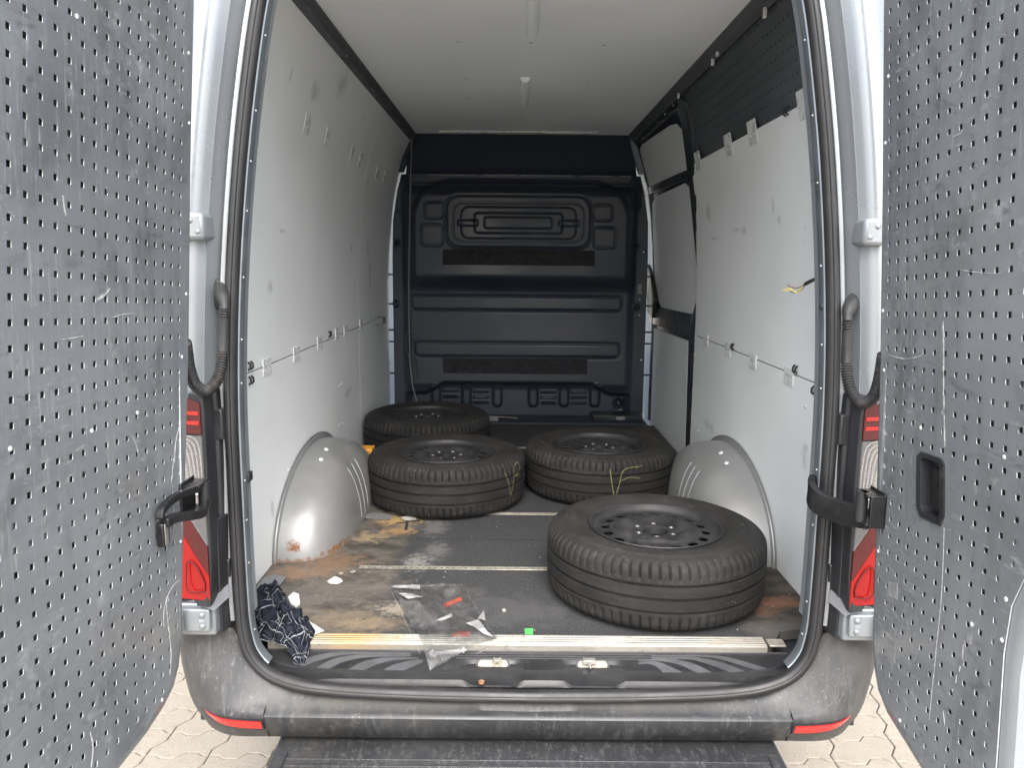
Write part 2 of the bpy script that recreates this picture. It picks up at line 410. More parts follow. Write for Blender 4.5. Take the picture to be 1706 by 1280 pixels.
def m_ground():
    k = NT('paved_ground')
    x, y, z = k.sep()
    sand = k.mix(k.noise(60, detail=4), (.10, .085, .065), (.16, .135, .105))
    br = k.n('ShaderNodeTexBrick')
    br.inputs['Scale'].default_value = 1.0
    br.inputs['Brick Width'].default_value = .225
    br.inputs['Row Height'].default_value = .1375
    br.inputs['Mortar Size'].default_value = .004
    br.inputs['Color1'].default_value = (.25, .22, .178, 1); br.inputs['Color2'].default_value = (.30, .265, .215, 1)
    br.inputs['Mortar'].default_value = (.13, .11, .085, 1)
    k.put(br.inputs['Vector'], k.P)
    far = k.mix(k.math('MULTIPLY', k.smooth(k.noise(2, detail=6), .4, .7), .3), br.outputs[0], (.20, .175, .14))
    fx = k.math('GREATER_THAN', k.math('ABSOLUTE', x), 4.35)
    fy = k.math('GREATER_THAN', k.math('ABSOLUTE', k.math('ADD', y, .70)), 3.90)
    c = k.mix(k.math('MAXIMUM', fx, fy), sand, far)
    k.put(k.b.inputs['Base Color'], c)
    k.b.inputs['Roughness'].default_value = .95
    return k.m
M['joint'] = m_ground()

def m_clear(name, tint, gloss_rough, refl, milk=0.0, milkcol=(.8, .8, .8)):
    k = NT(name)
    tr = k.n('ShaderNodeBsdfTransparent'); tr.inputs[0].default_value = (*tint, 1)
    gl = k.n('ShaderNodeBsdfGlossy'); gl.inputs['Roughness'].default_value = gloss_rough
    lw = k.n('ShaderNodeLayerWeight'); lw.inputs[0].default_value = .35
    mx = k.n('ShaderNodeMixShader')
    k.put(mx.inputs[0], k.math('ADD', k.math('MULTIPLY', lw.outputs['Fresnel'], .8), refl, True))
    k.t.links.new(tr.outputs[0], mx.inputs[1]); k.t.links.new(gl.outputs[0], mx.inputs[2])
    outp = mx.outputs[0]
    if milk:
        df = k.n('ShaderNodeBsdfDiffuse'); df.inputs[0].default_value = (*milkcol, 1)
        m2 = k.n('ShaderNodeMixShader')
        k.put(m2.inputs[0], k.math('MULTIPLY', k.smooth(k.noise(9, detail=5, dist=1), .45, .75, .3, 1), milk))
        k.t.links.new(outp, m2.inputs[1]); k.t.links.new(df.outputs[0], m2.inputs[2])
        outp = m2.outputs[0]
    k.t.links.new(outp, k.t.nodes['Material Output'].inputs[0])
    return k.m
M['bag'] = m_clear('clear_plastic_film', (.92, .93, .93), .10, .08, .12)
M['bag_white'] = m_clear('film_glare_and_print', (.9, .9, .9), .2, .12, .75, (.85, .86, .86))  # milky white: glare painted on the film, also the printed arrow
M['glass'] = m_clear('window_glass', (.95, .97, .96), .02, .03)

def m_lens(name, colr, tr_amt, rough=.12):
    k = NT(name)
    k.b.inputs['Base Color'].default_value = (*colr, 1)
    k.b.inputs['Roughness'].default_value = rough
    k.b.inputs['Coat Weight'].default_value = .8
    k.b.inputs['Coat Roughness'].default_value = .04
    if tr_amt:
        tr = k.n('ShaderNodeBsdfTransparent'); tr.inputs[0].default_value = (*colr, 1)
        mx = k.n('ShaderNodeMixShader'); mx.inputs[0].default_value = tr_amt
        k.t.links.new(k.b.outputs[0], mx.inputs[1]); k.t.links.new(tr.outputs[0], mx.inputs[2])
        k.t.links.new(mx.outputs[0], k.t.nodes['Material Output'].inputs[0])
    return k.m
M['lens_red'] = m_lens('lens_red', (.42, .007, .007), .35)
M['lens_dark_red'] = m_lens('lens_dark_red', (.085, .004, .005), .15)
M['lens_clear'] = m_lens('lens_clear', (.86, .85, .84), .86)
M['lamp_inner_red'] = mat('lamp_inner_red', (.60, .02, .015), .3, .2, .1, 30)
M['lamp_chrome'] = mat('lamp_reflector', (.50, .49, .475), .2, .9, .05, 60)
M['lamp_bowl'] = mat('lamp_bowl', (.12, .105, .10), .3, .5, .3, 40)

def m_plaid():
    k = NT('plaid_flannel')
    u, v, _ = k.sep(k.UV)
    def lines(s, per, w, off):
        a = k.math('FRACT', k.math('ADD', k.math('MULTIPLY', s, per), off))
        return k.smooth(k.math('ABSOLUTE', k.math('SUBTRACT', a, .5)), w, w * .6)
    c = k.mix(k.noise(200, detail=3), (.0035, .0042, .0085), (.010, .012, .020))
    for s in (u, v):
        c = k.mix(k.math('MULTIPLY', lines(s, 6, .12, .5), .5), c, (.020, .024, .034))
        c = k.mix(k.math('MULTIPLY', lines(s, 6, .026, .0), .65), c, (.34, .36, .37))
        c = k.mix(k.math('MULTIPLY', lines(s, 6, .018, .22), .5), c, (.30, .32, .33))
    k.put(k.b.inputs['Base Color'], c)
    k.b.inputs['Roughness'].default_value = .9
    k.b.inputs['Specular IOR Level'].default_value = .15
    return k.m
M['plaid'] = m_plaid()

# ------------------------------------------------------------------ mesh helpers
class MB:
    def __init__(s): s.v, s.f, s.uv = [], [], None
    def add(s, vs_, fs):
        o = len(s.v)
        s.v += [tuple(p) for p in vs_]
        s.f += [tuple(i + o for i in f) for f in fs]
        return s
    def box(s, x0, x1, y0, y1, z0, z1):
        vs_ = [(x, y, z) for z in (z0, z1) for y in (y0, y1) for x in (x0, x1)]
        return s.add(vs_, [(0, 2, 3, 1), (4, 5, 7, 6), (0, 1, 5, 4), (2, 6, 7, 3), (0, 4, 6, 2), (1, 3, 7, 5)])
    def loft(s, rings, closed=False, loop=False, caps=False):
        n = len(rings[0]); o = len(s.v)
        for r in rings: s.v += [tuple(p) for p in r]
        R = len(rings)
        for i in range(R if loop else R - 1):
            a, b = o + i * n, o + ((i + 1) % R) * n
            for j in range(n if closed else n - 1):
                k = (j + 1) % n
                s.f.append((a + j, a + k, b + k, b + j))
        if caps:
            s.f.append(tuple(o + j for j in reversed(range(n))))
            s.f.append(tuple(o + (R - 1) * n + j for j in range(n)))
        return s
    def tube(s, path, r, n=8, closed=False, caps=True):
        P = [Vector(p) for p in path]; rings = []; prev = None
        N = len(P)
        for i, p in enumerate(P):
            if closed: t = P[(i + 1) % N] - P[i - 1]
            else: t = P[min(i + 1, N - 1)] - P[max(i - 1, 0)]
            t.normalize()
            if prev is None:
                a = Vector((0, 0, 1)) if abs(t.z) < .9 else Vector((1, 0, 0))
                prev = (a - t * a.dot(t)).normalized()
            else:
                prev = (prev - t * prev.dot(t)).normalized()
            b = t.cross(prev)
            rr = r[i] if isinstance(r, (list, tuple)) else r
            rings.append([p + (prev * math.cos(2 * PI * k / n) + b * math.sin(2 * PI * k / n)) * rr for k in range(n)])
        return s.loft(rings, closed=True, loop=closed, caps=caps and not closed)
    def prism(s, outline, fn, w0, w1):       # outline of (a,b); fn(a,b,w) -> point
        n = len(outline)
        A = [fn(a, b, w0) for a, b in outline]; B = [fn(a, b, w1) for a, b in outline]
        return s.add(A + B, [tuple(reversed(range(n))), tuple(range(n, 2 * n))] + [(i, (i + 1) % n, n + (i + 1) % n, n + i) for i in range(n)])
    def lathe(s, prof, n, c=(0, 0, 0)):
        rings = []
        for k in range(n):
            a = 2 * PI * k / n
            rings.append([(c[0] + r * math.cos(a), c[1] + r * math.sin(a), c[2] + z) for r, z in prof])
        return s.loft(rings, loop=True)
    def dome(s, c, r, nrm, h=.5, n=10):
        nv = Vector(nrm).normalized()
        a = Vector((0, 0, 1)) if abs(nv.z) < .9 else Vector((1, 0, 0))
        e = (a - nv * a.dot(nv)).normalized(); g = nv.cross(e); c = Vector(c)
        rings = []
        for t, k in ((0, 1), (.6, .8), (.92, .42)):
            rings.append([c + nv * (r * h * t) + (e * math.cos(2 * PI * i / n) + g * math.sin(2 * PI * i / n)) * r * k for i in range(n)])
        return s.loft(rings, closed=True, caps=True)
    def mesh(s, name):
        me = bpy.data.meshes.new(name)
        me.from_pydata(s.v, [], s.f)
        bm = bmesh.new(); bm.from_mesh(me)
        bmesh.ops.recalc_face_normals(bm, faces=bm.faces)
        bm.to_mesh(me); bm.free()
        return me

def finish(me, m, smooth=35):
    me.materials.append(M[m] if isinstance(m, str) else m)
    if smooth:
        me.polygons.foreach_set('use_smooth', [True] * len(me.polygons))
        me.set_sharp_from_angle(angle=math.radians(smooth))
    me.update()

def link(o, parent=None):
    col.objects.link(o)
    if parent is not None: o.parent = parent
    return o

def obj(name, mb, m, parent=None, smooth=35, bevel=0, loc=None, z=None):
    me = mb.mesh(name) if isinstance(mb, MB) else mb
    if isinstance(mb, MB): finish(me, m, smooth)
    o = bpy.data.objects.new(name, me)
    link(o, parent)
    if bevel:
        b = o.modifiers.new('bevel', 'BEVEL'); b.width = bevel; b.segments = 2; b.limit_method = 'ANGLE'; b.angle_limit = math.radians(40)
        b.harden_normals = False
    if loc: o.location = loc
    return o

def tag(o, label=None, cat=None, group=None, kind=None):
    if label: o['label'] = label
    if cat: o['category'] = cat
    if group: o['group'] = group
    if kind: o['kind'] = kind
    return o

def thing(name, loc, label, cat, group=None, rz=0):
    o = bpy.data.objects.new(name, None)
    o.empty_display_size = .1
    link(o); o.location = loc; o.rotation_euler = (0, 0, rz)
    return tag(o, label, cat, group)

van = thing('cargo_van', (0, 0, 0), 'silver cargo van seen from behind with both rear doors wide open', 'van')
def vpart(name, mb, m, parent=None, **kw):  # a part of the van, in load-floor coordinates
    if parent is None: return obj(name, mb, m, van, loc=(0, 0, F), **kw)
    return obj(name, mb, m, parent, **kw)   # a sub-part shares its part's coordinates

def catmull(pts, per=8, closed=False):
    P = [Vector(p) for p in pts]; n = len(P); out = []
    for i in range(n if closed else n - 1):
        p0 = P[i - 1] if (i > 0 or closed) else P[i] * 2 - P[i + 1]
        p1, p2 = P[i], P[(i + 1) % n]
        p3 = P[(i + 2) % n] if (i + 2 < n or closed) else p2 * 2 - p1
        for k in range(per):
            t = k / per
            out.append(.5 * ((2 * p1) + (p2 - p0) * t + (2 * p0 - 5 * p1 + 4 * p2 - p3) * t * t + (3 * p1 - p0 - 3 * p2 + p3) * t ** 3))
    if not closed: out.append(P[-1].copy())
    return out

def filled(name, loops, fn, thick, m, smooth=0):
    """A sheet cut from 2D loops (the first is the outline, the rest are holes), given thickness and bent by fn(a,b,w)."""
    cu = bpy.data.curves.new(name, 'CURVE'); cu.dimensions = '2D'; cu.fill_mode = 'BOTH'; cu.extrude = thick / 2
    for lp in loops:
        sp = cu.splines.new('POLY'); sp.points.add(len(lp) - 1)
        for p, (a, b) in zip(sp.points, lp): p.co = (a, b, 0, 1)
        sp.use_cyclic_u = True
    tmp = bpy.data.objects.new(name, cu); col.objects.link(tmp)
    dg = bpy.context.evaluated_depsgraph_get()
    me = bpy.data.meshes.new_from_object(tmp.evaluated_get(dg))
    col.objects.unlink(tmp); bpy.data.objects.remove(tmp); bpy.data.curves.remove(cu)
    me.materials.clear(); me.name = name
    for v in me.vertices: v.co = fn(v.co.x, v.co.y, thick / 2 - v.co.z)
    bm = bmesh.new(); bm.from_mesh(me)
    bmesh.ops.remove_doubles(bm, verts=bm.verts, dist=.00005)
    bmesh.ops.recalc_face_normals(bm, faces=bm.faces)
    bm.to_mesh(me); bm.free()
    finish(me, m, smooth)
    return me

def inside(pt, poly):
    x, y = pt; c = False; n = len(poly)
    for i in range(n):
        x1, y1 = poly[i]; x2, y2 = poly[i - 1]
        if (y1 > y) != (y2 > y) and x < (x2 - x1) * (y - y1) / (y2 - y1) + x1: c = not c
    return c
def edge_dist(pt, poly):
    p = Vector(pt); best = 9
    for i in range(len(poly)):
        a, b = Vector(poly[i - 1]), Vector(poly[i])
        d = b - a
        t = max(0, min(1, (p - a).dot(d) / max(d.length_squared, 1e-9)))
        best = min(best, (a + d * t - p).length)
    return best
def interp(x, tab):
    if x <= tab[0][0]: return tab[0][1]
    for (a, fa), (b, fb) in zip(tab, tab[1:]):
        if x <= b: return fa + (fb - fa) * (x - a) / (b - a)
    return tab[-1][1]
def sstep(x, a, b):
    t = max(0.0, min(1.0, (x - a) / (b - a)))
    return t * t * (3 - 2 * t)

# ================================================================== THE PAVED YARD
g = MB(); g.add([(-4000, -4000, 0), (4000, -4000, 0), (4000, 4000, 0), (-4000, 4000, 0)], [(0, 1, 2, 3)])
pavement = obj('pavement', g, 'joint', None, smooth=0)
tag(pavement, kind='structure')
PL, PWD = .225, .1375                      # paver pitch
def paver_outline(jt):
    # interlocking stone: zig-zag long sides, stepped short sides
    z = .018
    top = [(-.5, .5), (-.36, .5), (-.24, .5 - z / PWD), (-.02, .5 - z / PWD), (.12, .5 + z / PWD), (.30, .5 + z / PWD), (.42, .5)]
    bot = [(a, b - 1) for a, b in top]
    right = [(.5, .5), (.5, .22), (.66, -.10), (.66, -.5 + .0)]
    # short side steps sideways half way down
    shift = .16
    pts = [(a * PL, b * PWD) for a, b in top] + [(.5 * PL, .5 * PWD), (.5 * PL, .16 * PWD), ((.5 - shift) * PL, -.22 * PWD), ((.5 - shift) * PL, -.5 * PWD)]
    low = [((a - shift) * PL, b * PWD) for a, b in bot]
    pts += list(reversed(low)) + [((-.5 - shift) * PL, -.22 * PWD), (-.5 * PL, .16 * PWD)]
    c = Vector((0, 0)); 
    for p in pts: c += Vector(p)
    c /= len(pts)
    out = []
    n = len(pts)
    for i in range(n):                     # inset by half a joint
        p0, p1, p2 = Vector(pts[i - 1]), Vector(pts[i]), Vector(pts[(i + 1) % n])
        if (p1 - p0).length < 1e-6 or (p2 - p1).length < 1e-6: continue
        n1 = Vector(((p1 - p0).y, -(p1 - p0).x)).normalized(); n2 = Vector(((p2 - p1).y, -(p2 - p1).x)).normalized()
        nn = (n1 + n2)
        if nn.length < .2: continue
        nn.normalize()
        q = p1 + nn * jt
        out.append((q.x, q.y))
    return out
po = paver_outline(.0022)
def paver_mesh():
    mb = MB()
    n = len(po)
    cx = sum(p[0] for p in po) / n; cy = sum(p[1] for p in po) / n
    ins = [(p[0] + (cx - p[0]) * .035, p[1] + (cy - p[1]) * .05) for p in po]
    A = [(a, b, .0) for a, b in po]; B = [(a, b, .009) for a, b in po]; C = [(a, b, .012) for a, b in ins]
    mb.loft([A, B, C], closed=True)
    mb.f.append(tuple(2 * n + i for i in range(n)))
    return mb
pm = paver_mesh().mesh('paver'); finish(pm, 'paver', 0)
rest = MB()
cnt = 0
pb = paver_mesh()
cells = set()
for j in range(-34, 24):
    sh = (.16 * j) % 1.0
    for i in range(-20, 21):
        x, y = (i + sh) * PL, j * PWD
        near = (-1.75 < x < -.42 or .38 < x < 1.75) and -1.05 < y < .25
        if near and cnt < 290:
            o = bpy.data.objects.new('paver', pm); link(o, pavement)
            o.location = (x, y, random.uniform(.0, .0022)); cnt += 1
            o.rotation_euler = (random.uniform(-.006, .006), random.uniform(-.006, .006), 0)
        else:
            rest.add([(a + x, b + y, c) for a, b, c in pb.v], pb.f)
ro = obj('paver_field', rest, 'paver', pavement, smooth=0)
ro['kind'] = 'stuff'

# ================================================================== VAN: OPENING CONTOUR
TILT = .065
def Yp(z): return -.13 + TILT * z          # the leaning plane of the rear opening
CR = [(0, -.072), (.25, -.069), (.45, -.062), (.56, -.053), (.63, -.040), (.69, -.015), (.73, .025), (.752, .08), (.763, .185),
      (.772, .5), (.775, .72), (.768, .95), (.750, 1.2), (.722, 1.45), (.680, 1.71), (.640, 1.83), (.57, 1.90), (.42, 1.935), (.2, 1.945), (0, 1.95)]
right = [Vector((p.x, p.y)) for p in catmull(CR, 6)]
right[0].x = 0; right[-1].x = 0
LOOP = right + [Vector((-p.x, p.y)) for p in reversed(right[1:-1])]
NL = len(LOOP)
LN = []
for i in range(NL):
    t = (LOOP[(i + 1) % NL] - LOOP[i - 1]).normalized()
    LN.append(Vector((t.y, -t.x)))
def ring(o, dy, sel=None, z_off=0):
    idx = range(NL) if sel is None else sel
    out = []
    for i in idx:
        p = LOOP[i] + LN[i] * o
        out.append((p.x, Yp(LOOP[i].y) + dy, p.y + z_off))
    return out
UP = [i for i in range(NL) if LOOP[i].y > .12]      # the pillars and the roof header

# body frame round the opening
prof = [(-.016, .075), (-.016, .004), (.012, .0), (.018, -.006), (.028, -.008), (.031, -.004), (.033, .016), (.037, .018), (.053, -.030), (.055, -.035), (.058, -.032),
        (.061, -.036), (.071, -.045), (.079, -.053), (.100, -.059), (.125, -.057), (.150, -.045), (.172, -.014), (.188, .04), (.197, .13)]
fr = MB(); fr.loft([ring(o, d, UP) for o, d in prof])
vpart('rear_frame', fr, 'paint', smooth=50)
# outer skin: sides and roof running forward, closed below
sk = MB()
def skin_ring(y, o=.197):
    r = [(x, y, z) for x, _, z in ring(o, 0, UP)]
    a, b = r[0], r[-1]
    return [(a[0], y, -.32)] + r + [(b[0], y, -.32)]
r0 = ring(.197, .13, UP)
first = [(r0[0][0], .16, -.18)] + r0 + [(r0[-1][0], .16, -.18)]
sk.loft([first, skin_ring(.8), skin_ring(2.2), skin_ring(3.62)])
vpart('body_side', sk, 'paint', smooth=40)
# inner lining behind the wall boards so that no daylight leaks in
il = MB()
inner = [(-.955, 0, -.05), (-.955, 0, .8), (-.935, 0, 1.3), (-.885, 0, 1.6), (-.82, 0, 1.86), (-.65, 0, 2.0), (0, 0, 2.02), (.65, 0, 2.0), (.82, 0, 1.86), (.885, 0, 1.6), (.935, 0, 1.3), (.955, 0, .8), (.955, 0, -.05)]
il.loft([[(x, y, z) for x, _, z in inner] for y in (.10, 3.30)])
vpart('inner_lining', il, 'paint_in', smooth=30)
# pillar returns: close the gap from the opening flange to the lining
pr = MB()
fl = ring(-.016, .075, UP)
def out_pt(p):
    x, y, z = p
    if z > 1.80: return (max(-.82, min(.82, x * 1.12)), .12, 2.0)
    return ((1 if x > 0 else -1) * (.955 if z < .8 else interp(z, [(.8, .955), (1.3, .935), (1.6, .885), (1.86, .82)])), .12, z)
pr.loft([fl, [out_pt(p) for p in fl]])
vpart('pillar_return', pr, 'paint_in', smooth=30)

# riveted galvanised trim strips just inside the seal
for s in (1, -1):
    for za, zb in ((.012, .70), (.705, 1.385), (1.39, 1.80)):
        sel = [i for i in range(NL) if LOOP[i].x * s > .4 and za - .02 <= LOOP[i].y <= zb + .03]
        if s < 0: sel = sel[::-1]
        mb = MB(); mb.loft([ring(-.017, .002, sel), ring(-.020, .004, sel), ring(-.022, .032, sel), ring(-.021, .034, sel), ring(-.0165, .034, sel)])
        st = vpart('trim_strip', mb, 'trim', smooth=40)
        zz = max(za, .02) + .07
        while zz < zb - .02:
            i = min(sel, key=lambda q: abs(LOOP[q].y - zz))
            p = LOOP[i] + LN[i] * -.0212
            rv = MB(); rv.dome((p.x, Yp(LOOP[i].y) + .018, p.y), .0036, (-s * .95, -.25, 0), .7, 8)
            vpart('rivet', rv, 'bolt', st)
            zz += random.choice((.16, .21, .09))

# rubber door seal all round
path = ring(.0, -.012)
sl_ = MB()
bulb = []
for i in range(NL):
    n2 = LN[i]; p = LOOP[i]; y0 = Yp(p.y) - .006
    w = .0165
    sec = [(-1.0, .008), (-1.02, -.004), (-.75, -.013), (-.35, -.0155), (-.2, -.013), (-.1, -.0155), (.35, -.016), (.8, -.012), (1.02, -.003), (1.0, .008)]
    wob = 1 + .06 * mnoise.noise(Vector((i * .21, 3.3, 0)))
    bulb.append([(p.x + n2.x * a * w * wob, y0 + b, p.y + n2.y * a * w * wob) for a, b in sec])
sl_.loft(bulb, closed=True, loop=True)
vpart('door_seal', sl_, 'rubber', smooth=60)

# ================================================================== LOAD FLOOR
def half_open(y, z=0):                     # clear half-width of the floor
    return .905
fb = MB()
ol = [(-.66, .003), (.66, .003), (.70, .02), (.735, .07), (.75, .10), (.905, .13), (.905, 3.02), (-.905, 3.02), (-.905, .13), (-.75, .10), (-.735, .07), (-.70, .02)]
fb.prism(ol, lambda a, b, w: (a, b, w), -.03, 0)
floor_o = vpart('load_floor', fb, 'floor', smooth=0)
for yj in (.84, 1.75, 2.4):                # board joints
    j = MB(); j.box(-.60, .9, yj - .001, yj + .001, .0004, .0012); vpart('joint_line', j, 'felt', floor_o, smooth=0)
# anchor rails let into the floor
for (yr, xa, xb) in ((.548, -.585, .60), (1.150, -.575, .60), (1.78, -.55, .6), (2.35, -.5, .6)):
    loops = [[(xa, yr - .0125), (xb, yr - .0125), (xb, yr + .0125), (xa, yr + .0125)]]
    x = xa + .012
    while x < xb - .01:
        loops.append([(x + .0065 * math.cos(t * PI / 4), yr + .0065 * math.sin(t * PI / 4)) for t in range(8)])
        x += .0215
    me = filled('anchor_rail', loops, lambda a, b, w: (a, b, .0045 - w), .003, 'rail')
    vpart('anchor_rail', me, 'rail')
# ribbed aluminium sill strip
ridge = [(-.004, -.018), (-.004, .002), (.000, .0055)]
y = .004
for k in range(4):
    ridge += [(y, .0055), (y + .002, .0075), (y + .0085, .0075), (y + .0105, .0055)]
    y += .0125
ridge += [(.056, .004), (.058, .0005)]
al = MB(); al.loft([[(x, a, b) for a, b in ridge] for x in [-.735 + 1.415 * i / 24 for i in range(25)]])
vpart('sill_strip', al, 'alu', smooth=25)
eb = MB(); eb.box(.688, .735, .000, .040, .0005, .007); vpart('sill_end_cap', eb, 'rail', bevel=.002)

# ================================================================== SILL TREAD (black plastic, with recesses for the two latches)
TZ, TK = -.014, .30
lx = [atpl(821, 1112, TZ, TK).x, atpl(988, 1112, TZ, TK).x]
tr_ = MB(); rings = []
def dip(x):
    return max(sstep(abs(x - c), .135, .075) if False else 1 - sstep(abs(x - c), .052, .088) for c in lx)
NXT = 150
for i in range(NXT + 1):
    x = -.738 + 1.476 * i / NXT
    e = abs(x) / .738
    lip = -.096 + .058 * max(0, (abs(x) - .50) / .238) ** 2.6        # lip line follows the seal corner
    lip = max(lip, -.096)
    back = .0 - .0 * e
    d = dip(x)
    mid = lip * .78
    rg = [(x, -.003, -.012), (x, -.006, TZ - .002)]
    for t in (.15, .3, .45, .6, .75, .9, 1.0):
        yy = -.006 + (mid + .006) * t
        zz = TZ + TK * yy - .024 * d * sstep(t, .35, .70)
        rg.append((x, yy, zz))
    z1 = TZ + TK * mid
    rg += [(x, mid - .004, z1 - .003 - .026 * d), (x, lip, z1 - .026 - .010 * d), (x, lip - .003, z1 - .034)]
    rings.append(rg)
tr_.loft(rings)
tread = vpart('sill_tread', tr_, 'tread_plastic', smooth=40)
def on_tread(u, v, up=.0012):
    p = atpl(u, v, TZ, TK); return Vector((p.x, p.y, p.z + up))
Zs = lambda p, ox=420, oy=1040, k=480 / 1706: (ox + p[0] * k, oy + p[1] * k)
SW = [([(250, 240), (330, 205), (430, 180), (560, 170), (940, 176)], [(310, 252), (400, 216), (500, 192), (620, 182), (940, 182)]),
      ([(380, 262), (470, 217), (560, 194), (690, 186), (940, 188)], [(450, 270), (540, 228), (640, 204), (770, 196), (940, 194)]),
      ([(565, 274), (650, 232), (740, 210), (850, 202), (985, 202)], [(660, 281), (735, 244), (820, 220), (905, 212), (985, 209)]),
      ([(765, 285), (830, 250), (910, 227), (985, 216), (1010, 215)], [(885, 289), (935, 262), (985, 240), (1005, 232), (1010, 228)])]
SWR = [([(725, 232), (800, 226), (860, 236), (920, 262), (985, 292)], [(725, 239), (780, 238), (820, 250), (850, 272), (870, 296)]),
       ([(725, 214), (900, 212), (1000, 226), (1080, 252), (1160, 292)], [(725, 222), (850, 222), (940, 236), (1010, 262), (1080, 297)]),
       ([(800, 203), (1040, 202), (1150, 216), (1260, 248), (1352, 284)], [(800, 210), (1010, 211), (1100, 228), (1190, 258), (1270, 290)]),
       ([(800, 190), (1130, 190), (1260, 204), (1380, 236), (1480, 268)], [(800, 197), (1110, 198), (1220, 214), (1320, 244), (1420, 274)])]
for lst, ox in ((SW, 420), (SWR, 860)):
    for tp, bt in lst:
        A = catmull([(*p, 0) for p in tp], 5); B = catmull([(*p, 0) for p in bt], 5)
        mb = MB(); rr = []
        for a, b in zip(A, B):
            p = on_tread(*Zs(a, ox), up=.0); q = on_tread(*Zs(b, ox), up=.0)
            up = Vector((0, 0, .0022))
            rr.append([p - up, p + up, q + up, q - up])
        mb.loft(rr, closed=True, caps=True)
        vpart('grip_rib', mb, 'rib_grey', tread, smooth=0)
for yy in (-.014, -.022, -.030):           # fine grooves along the back of the tread
    mb = MB(); mb.box(-.20, .36, yy - .0012, yy + .0012, TZ + TK * yy - .001, TZ + TK * yy + .0012)
    vpart('tread_line', mb, 'rib_grey', tread, smooth=0)
for k, c in enumerate(lx):
    def slot(a, b, w): return (c + a, -.048 + b, TZ + TK * (-.048 + b) - .006 + w + b * .4)
    def stad(hw, hh, n=8):
        return [(hw - hh + hh * math.cos(t), hh * math.sin(t)) for t in [(-.5 + i / n) * PI for i in range(n + 1)]] + \
               [(-hw + hh + hh * math.cos(t), hh * math.sin(t)) for t in [(.5 + i / n) * PI for i in range(n + 1)]]
    mb = MB(); mb.prism(stad(.041, .0095), slot, .000, .0040)
    sp = vpart('latch_opening', mb, 'pale_slot', tread, smooth=0)
    mb = MB(); mb.prism(stad(.047, .0140), slot, -.004, .0030)
    vpart('latch_surround', mb, 'black', tread, smooth=0)
    if k == 0:
        mb = MB(); cc = Vector(slot(.012, 0, .014))
        mb.box(cc.x - .013, cc.x + .013, cc.y - .006, cc.y + .008, cc.z - .004, cc.z + .004); mb.box(cc.x - .010, cc.x - .006, cc.y - .022, cc.y + .010, cc.z - .002, cc.z + .006); mb.box(cc.x + .006, cc.x + .010, cc.y - .022, cc.y + .010, cc.z - .002, cc.z + .006)
        vpart('striker', mb, 'rail', tread, bevel=.0015)
    else:
        mb = MB(); cc = Vector(slot(-.010, 0, .014))
        mb.box(cc.x - .018, cc.x + .018, cc.y - .008, cc.y + .010, cc.z - .005, cc.z + .006); mb.tube([(cc.x, cc.y - .006, cc.z), (cc.x + .001, cc.y - .030, cc.z - .004)], [.006, .002], 8)
        vpart('striker', mb, 'bolt', tread, bevel=.002)
w = thing('rusty_washer', on_tread(802, 1131, 0) + Vector((0, 0, F)), 'small rusty washer lying on the black sill tread below a latch opening', 'washer')
mb = MB(); mb.lathe([(.0035, -.002), (.0035, .003), (.0085, .003), (.0085, -.002)], 14); mb.lathe([(.0035, -.002), (.0085, -.002)], 14)
wo_ = obj('ring', mb, 'rust', w); w.location.z -= .012

# ================================================================== BUMPER
def bump_side(s):
    St = [  # inner top, mid, edge, bottom (for x>0)
        [(.688, -.123, -.028), (.691, -.158, -.080), (.694, -.187, -.108), (.694, -.147, -.190)],
        [(.738, -.120, .015), (.765, -.164, -.060), (.785, -.183, -.110), (.775, -.143, -.193)],
        [(.762, -.118, .055), (.815, -.166, -.030), (.845, -.163, -.112), (.824, -.126, -.197)],
        [(.776, -.120, .085), (.860, -.158, .000), (.902, -.118, -.110), (.875, -.092, -.196)],
        [(.792, -.128, .112), (.905, -.140, .035), (.948, -.050, -.105), (.918, -.035, -.192)],
        [(.850, -.165, .118), (.942, -.098, .060), (.975, .030, -.10), (.955, .030, -.188)],
        [(.915, -.145, .120), (.968, -.020, .080), (.985, .12, -.09), (.965, .12, -.185)],
        [(.965, -.060, .120), (.985, .08, .090), (.988, .26, -.08), (.97, .26, -.18)]]
    cols = [catmull([r[k] for r in St], 5) for k in range(4)]
    n = len(cols[0]); rings = []
    for i in range(n):
        q = catmull([cols[k][i] for k in range(4)], 5)
        rg = [(p.x * s, p.y, p.z) for p in q]
        last = q[-1]
        rg.append((last.x * .985 * s, last.y + .04, last.z - .012))
        rings.append(rg)
    mb = MB(); mb.loft(rings)
    return mb, cols
for s in (1, -1):
    mb, bcols = bump_side(s)
    bc = vpart('bumper_corner', mb, 'bumper', smooth=40)
# centre section
mb = MB(); rings = []
for i in range(49):
    x = -.692 + 1.384 * i / 48
    c = .003 * (1 - (x / .692) ** 2)
    zi = interp(abs(x), [(0, -.088), (.45, -.079), (.56, -.071), (.63, -.059), (.692, -.028)])
    rings.append([(x, -.124, zi), (x, -.150 - c, min(-.088, zi - .02) if abs(x) < .6 else zi * .45 - .05), (x, -.174 - c, -.1005), (x, -.1835 - c, -.1035), (x, -.1875 - c, -.1085), (x, -.183 - c, -.126), (x, -.146 - c, -.191), (x, -.12, -.200)])
mb.loft(rings)
vpart('bumper_centre', mb, 'bumper', smooth=45)
for s in (1, -1):                          # dark joint between centre and corners
    mb = MB(); mb.tube(catmull([(s * .6930, -.156, -.080), (s * .6930, -.172, -.0990), (s * .6930, -.1855, -.1085), (s * .6930, -.187, -.122), (s * .6930, -.150, -.189)], 5), .0016, 6); vpart('bumper_joint', mb, 'felt')
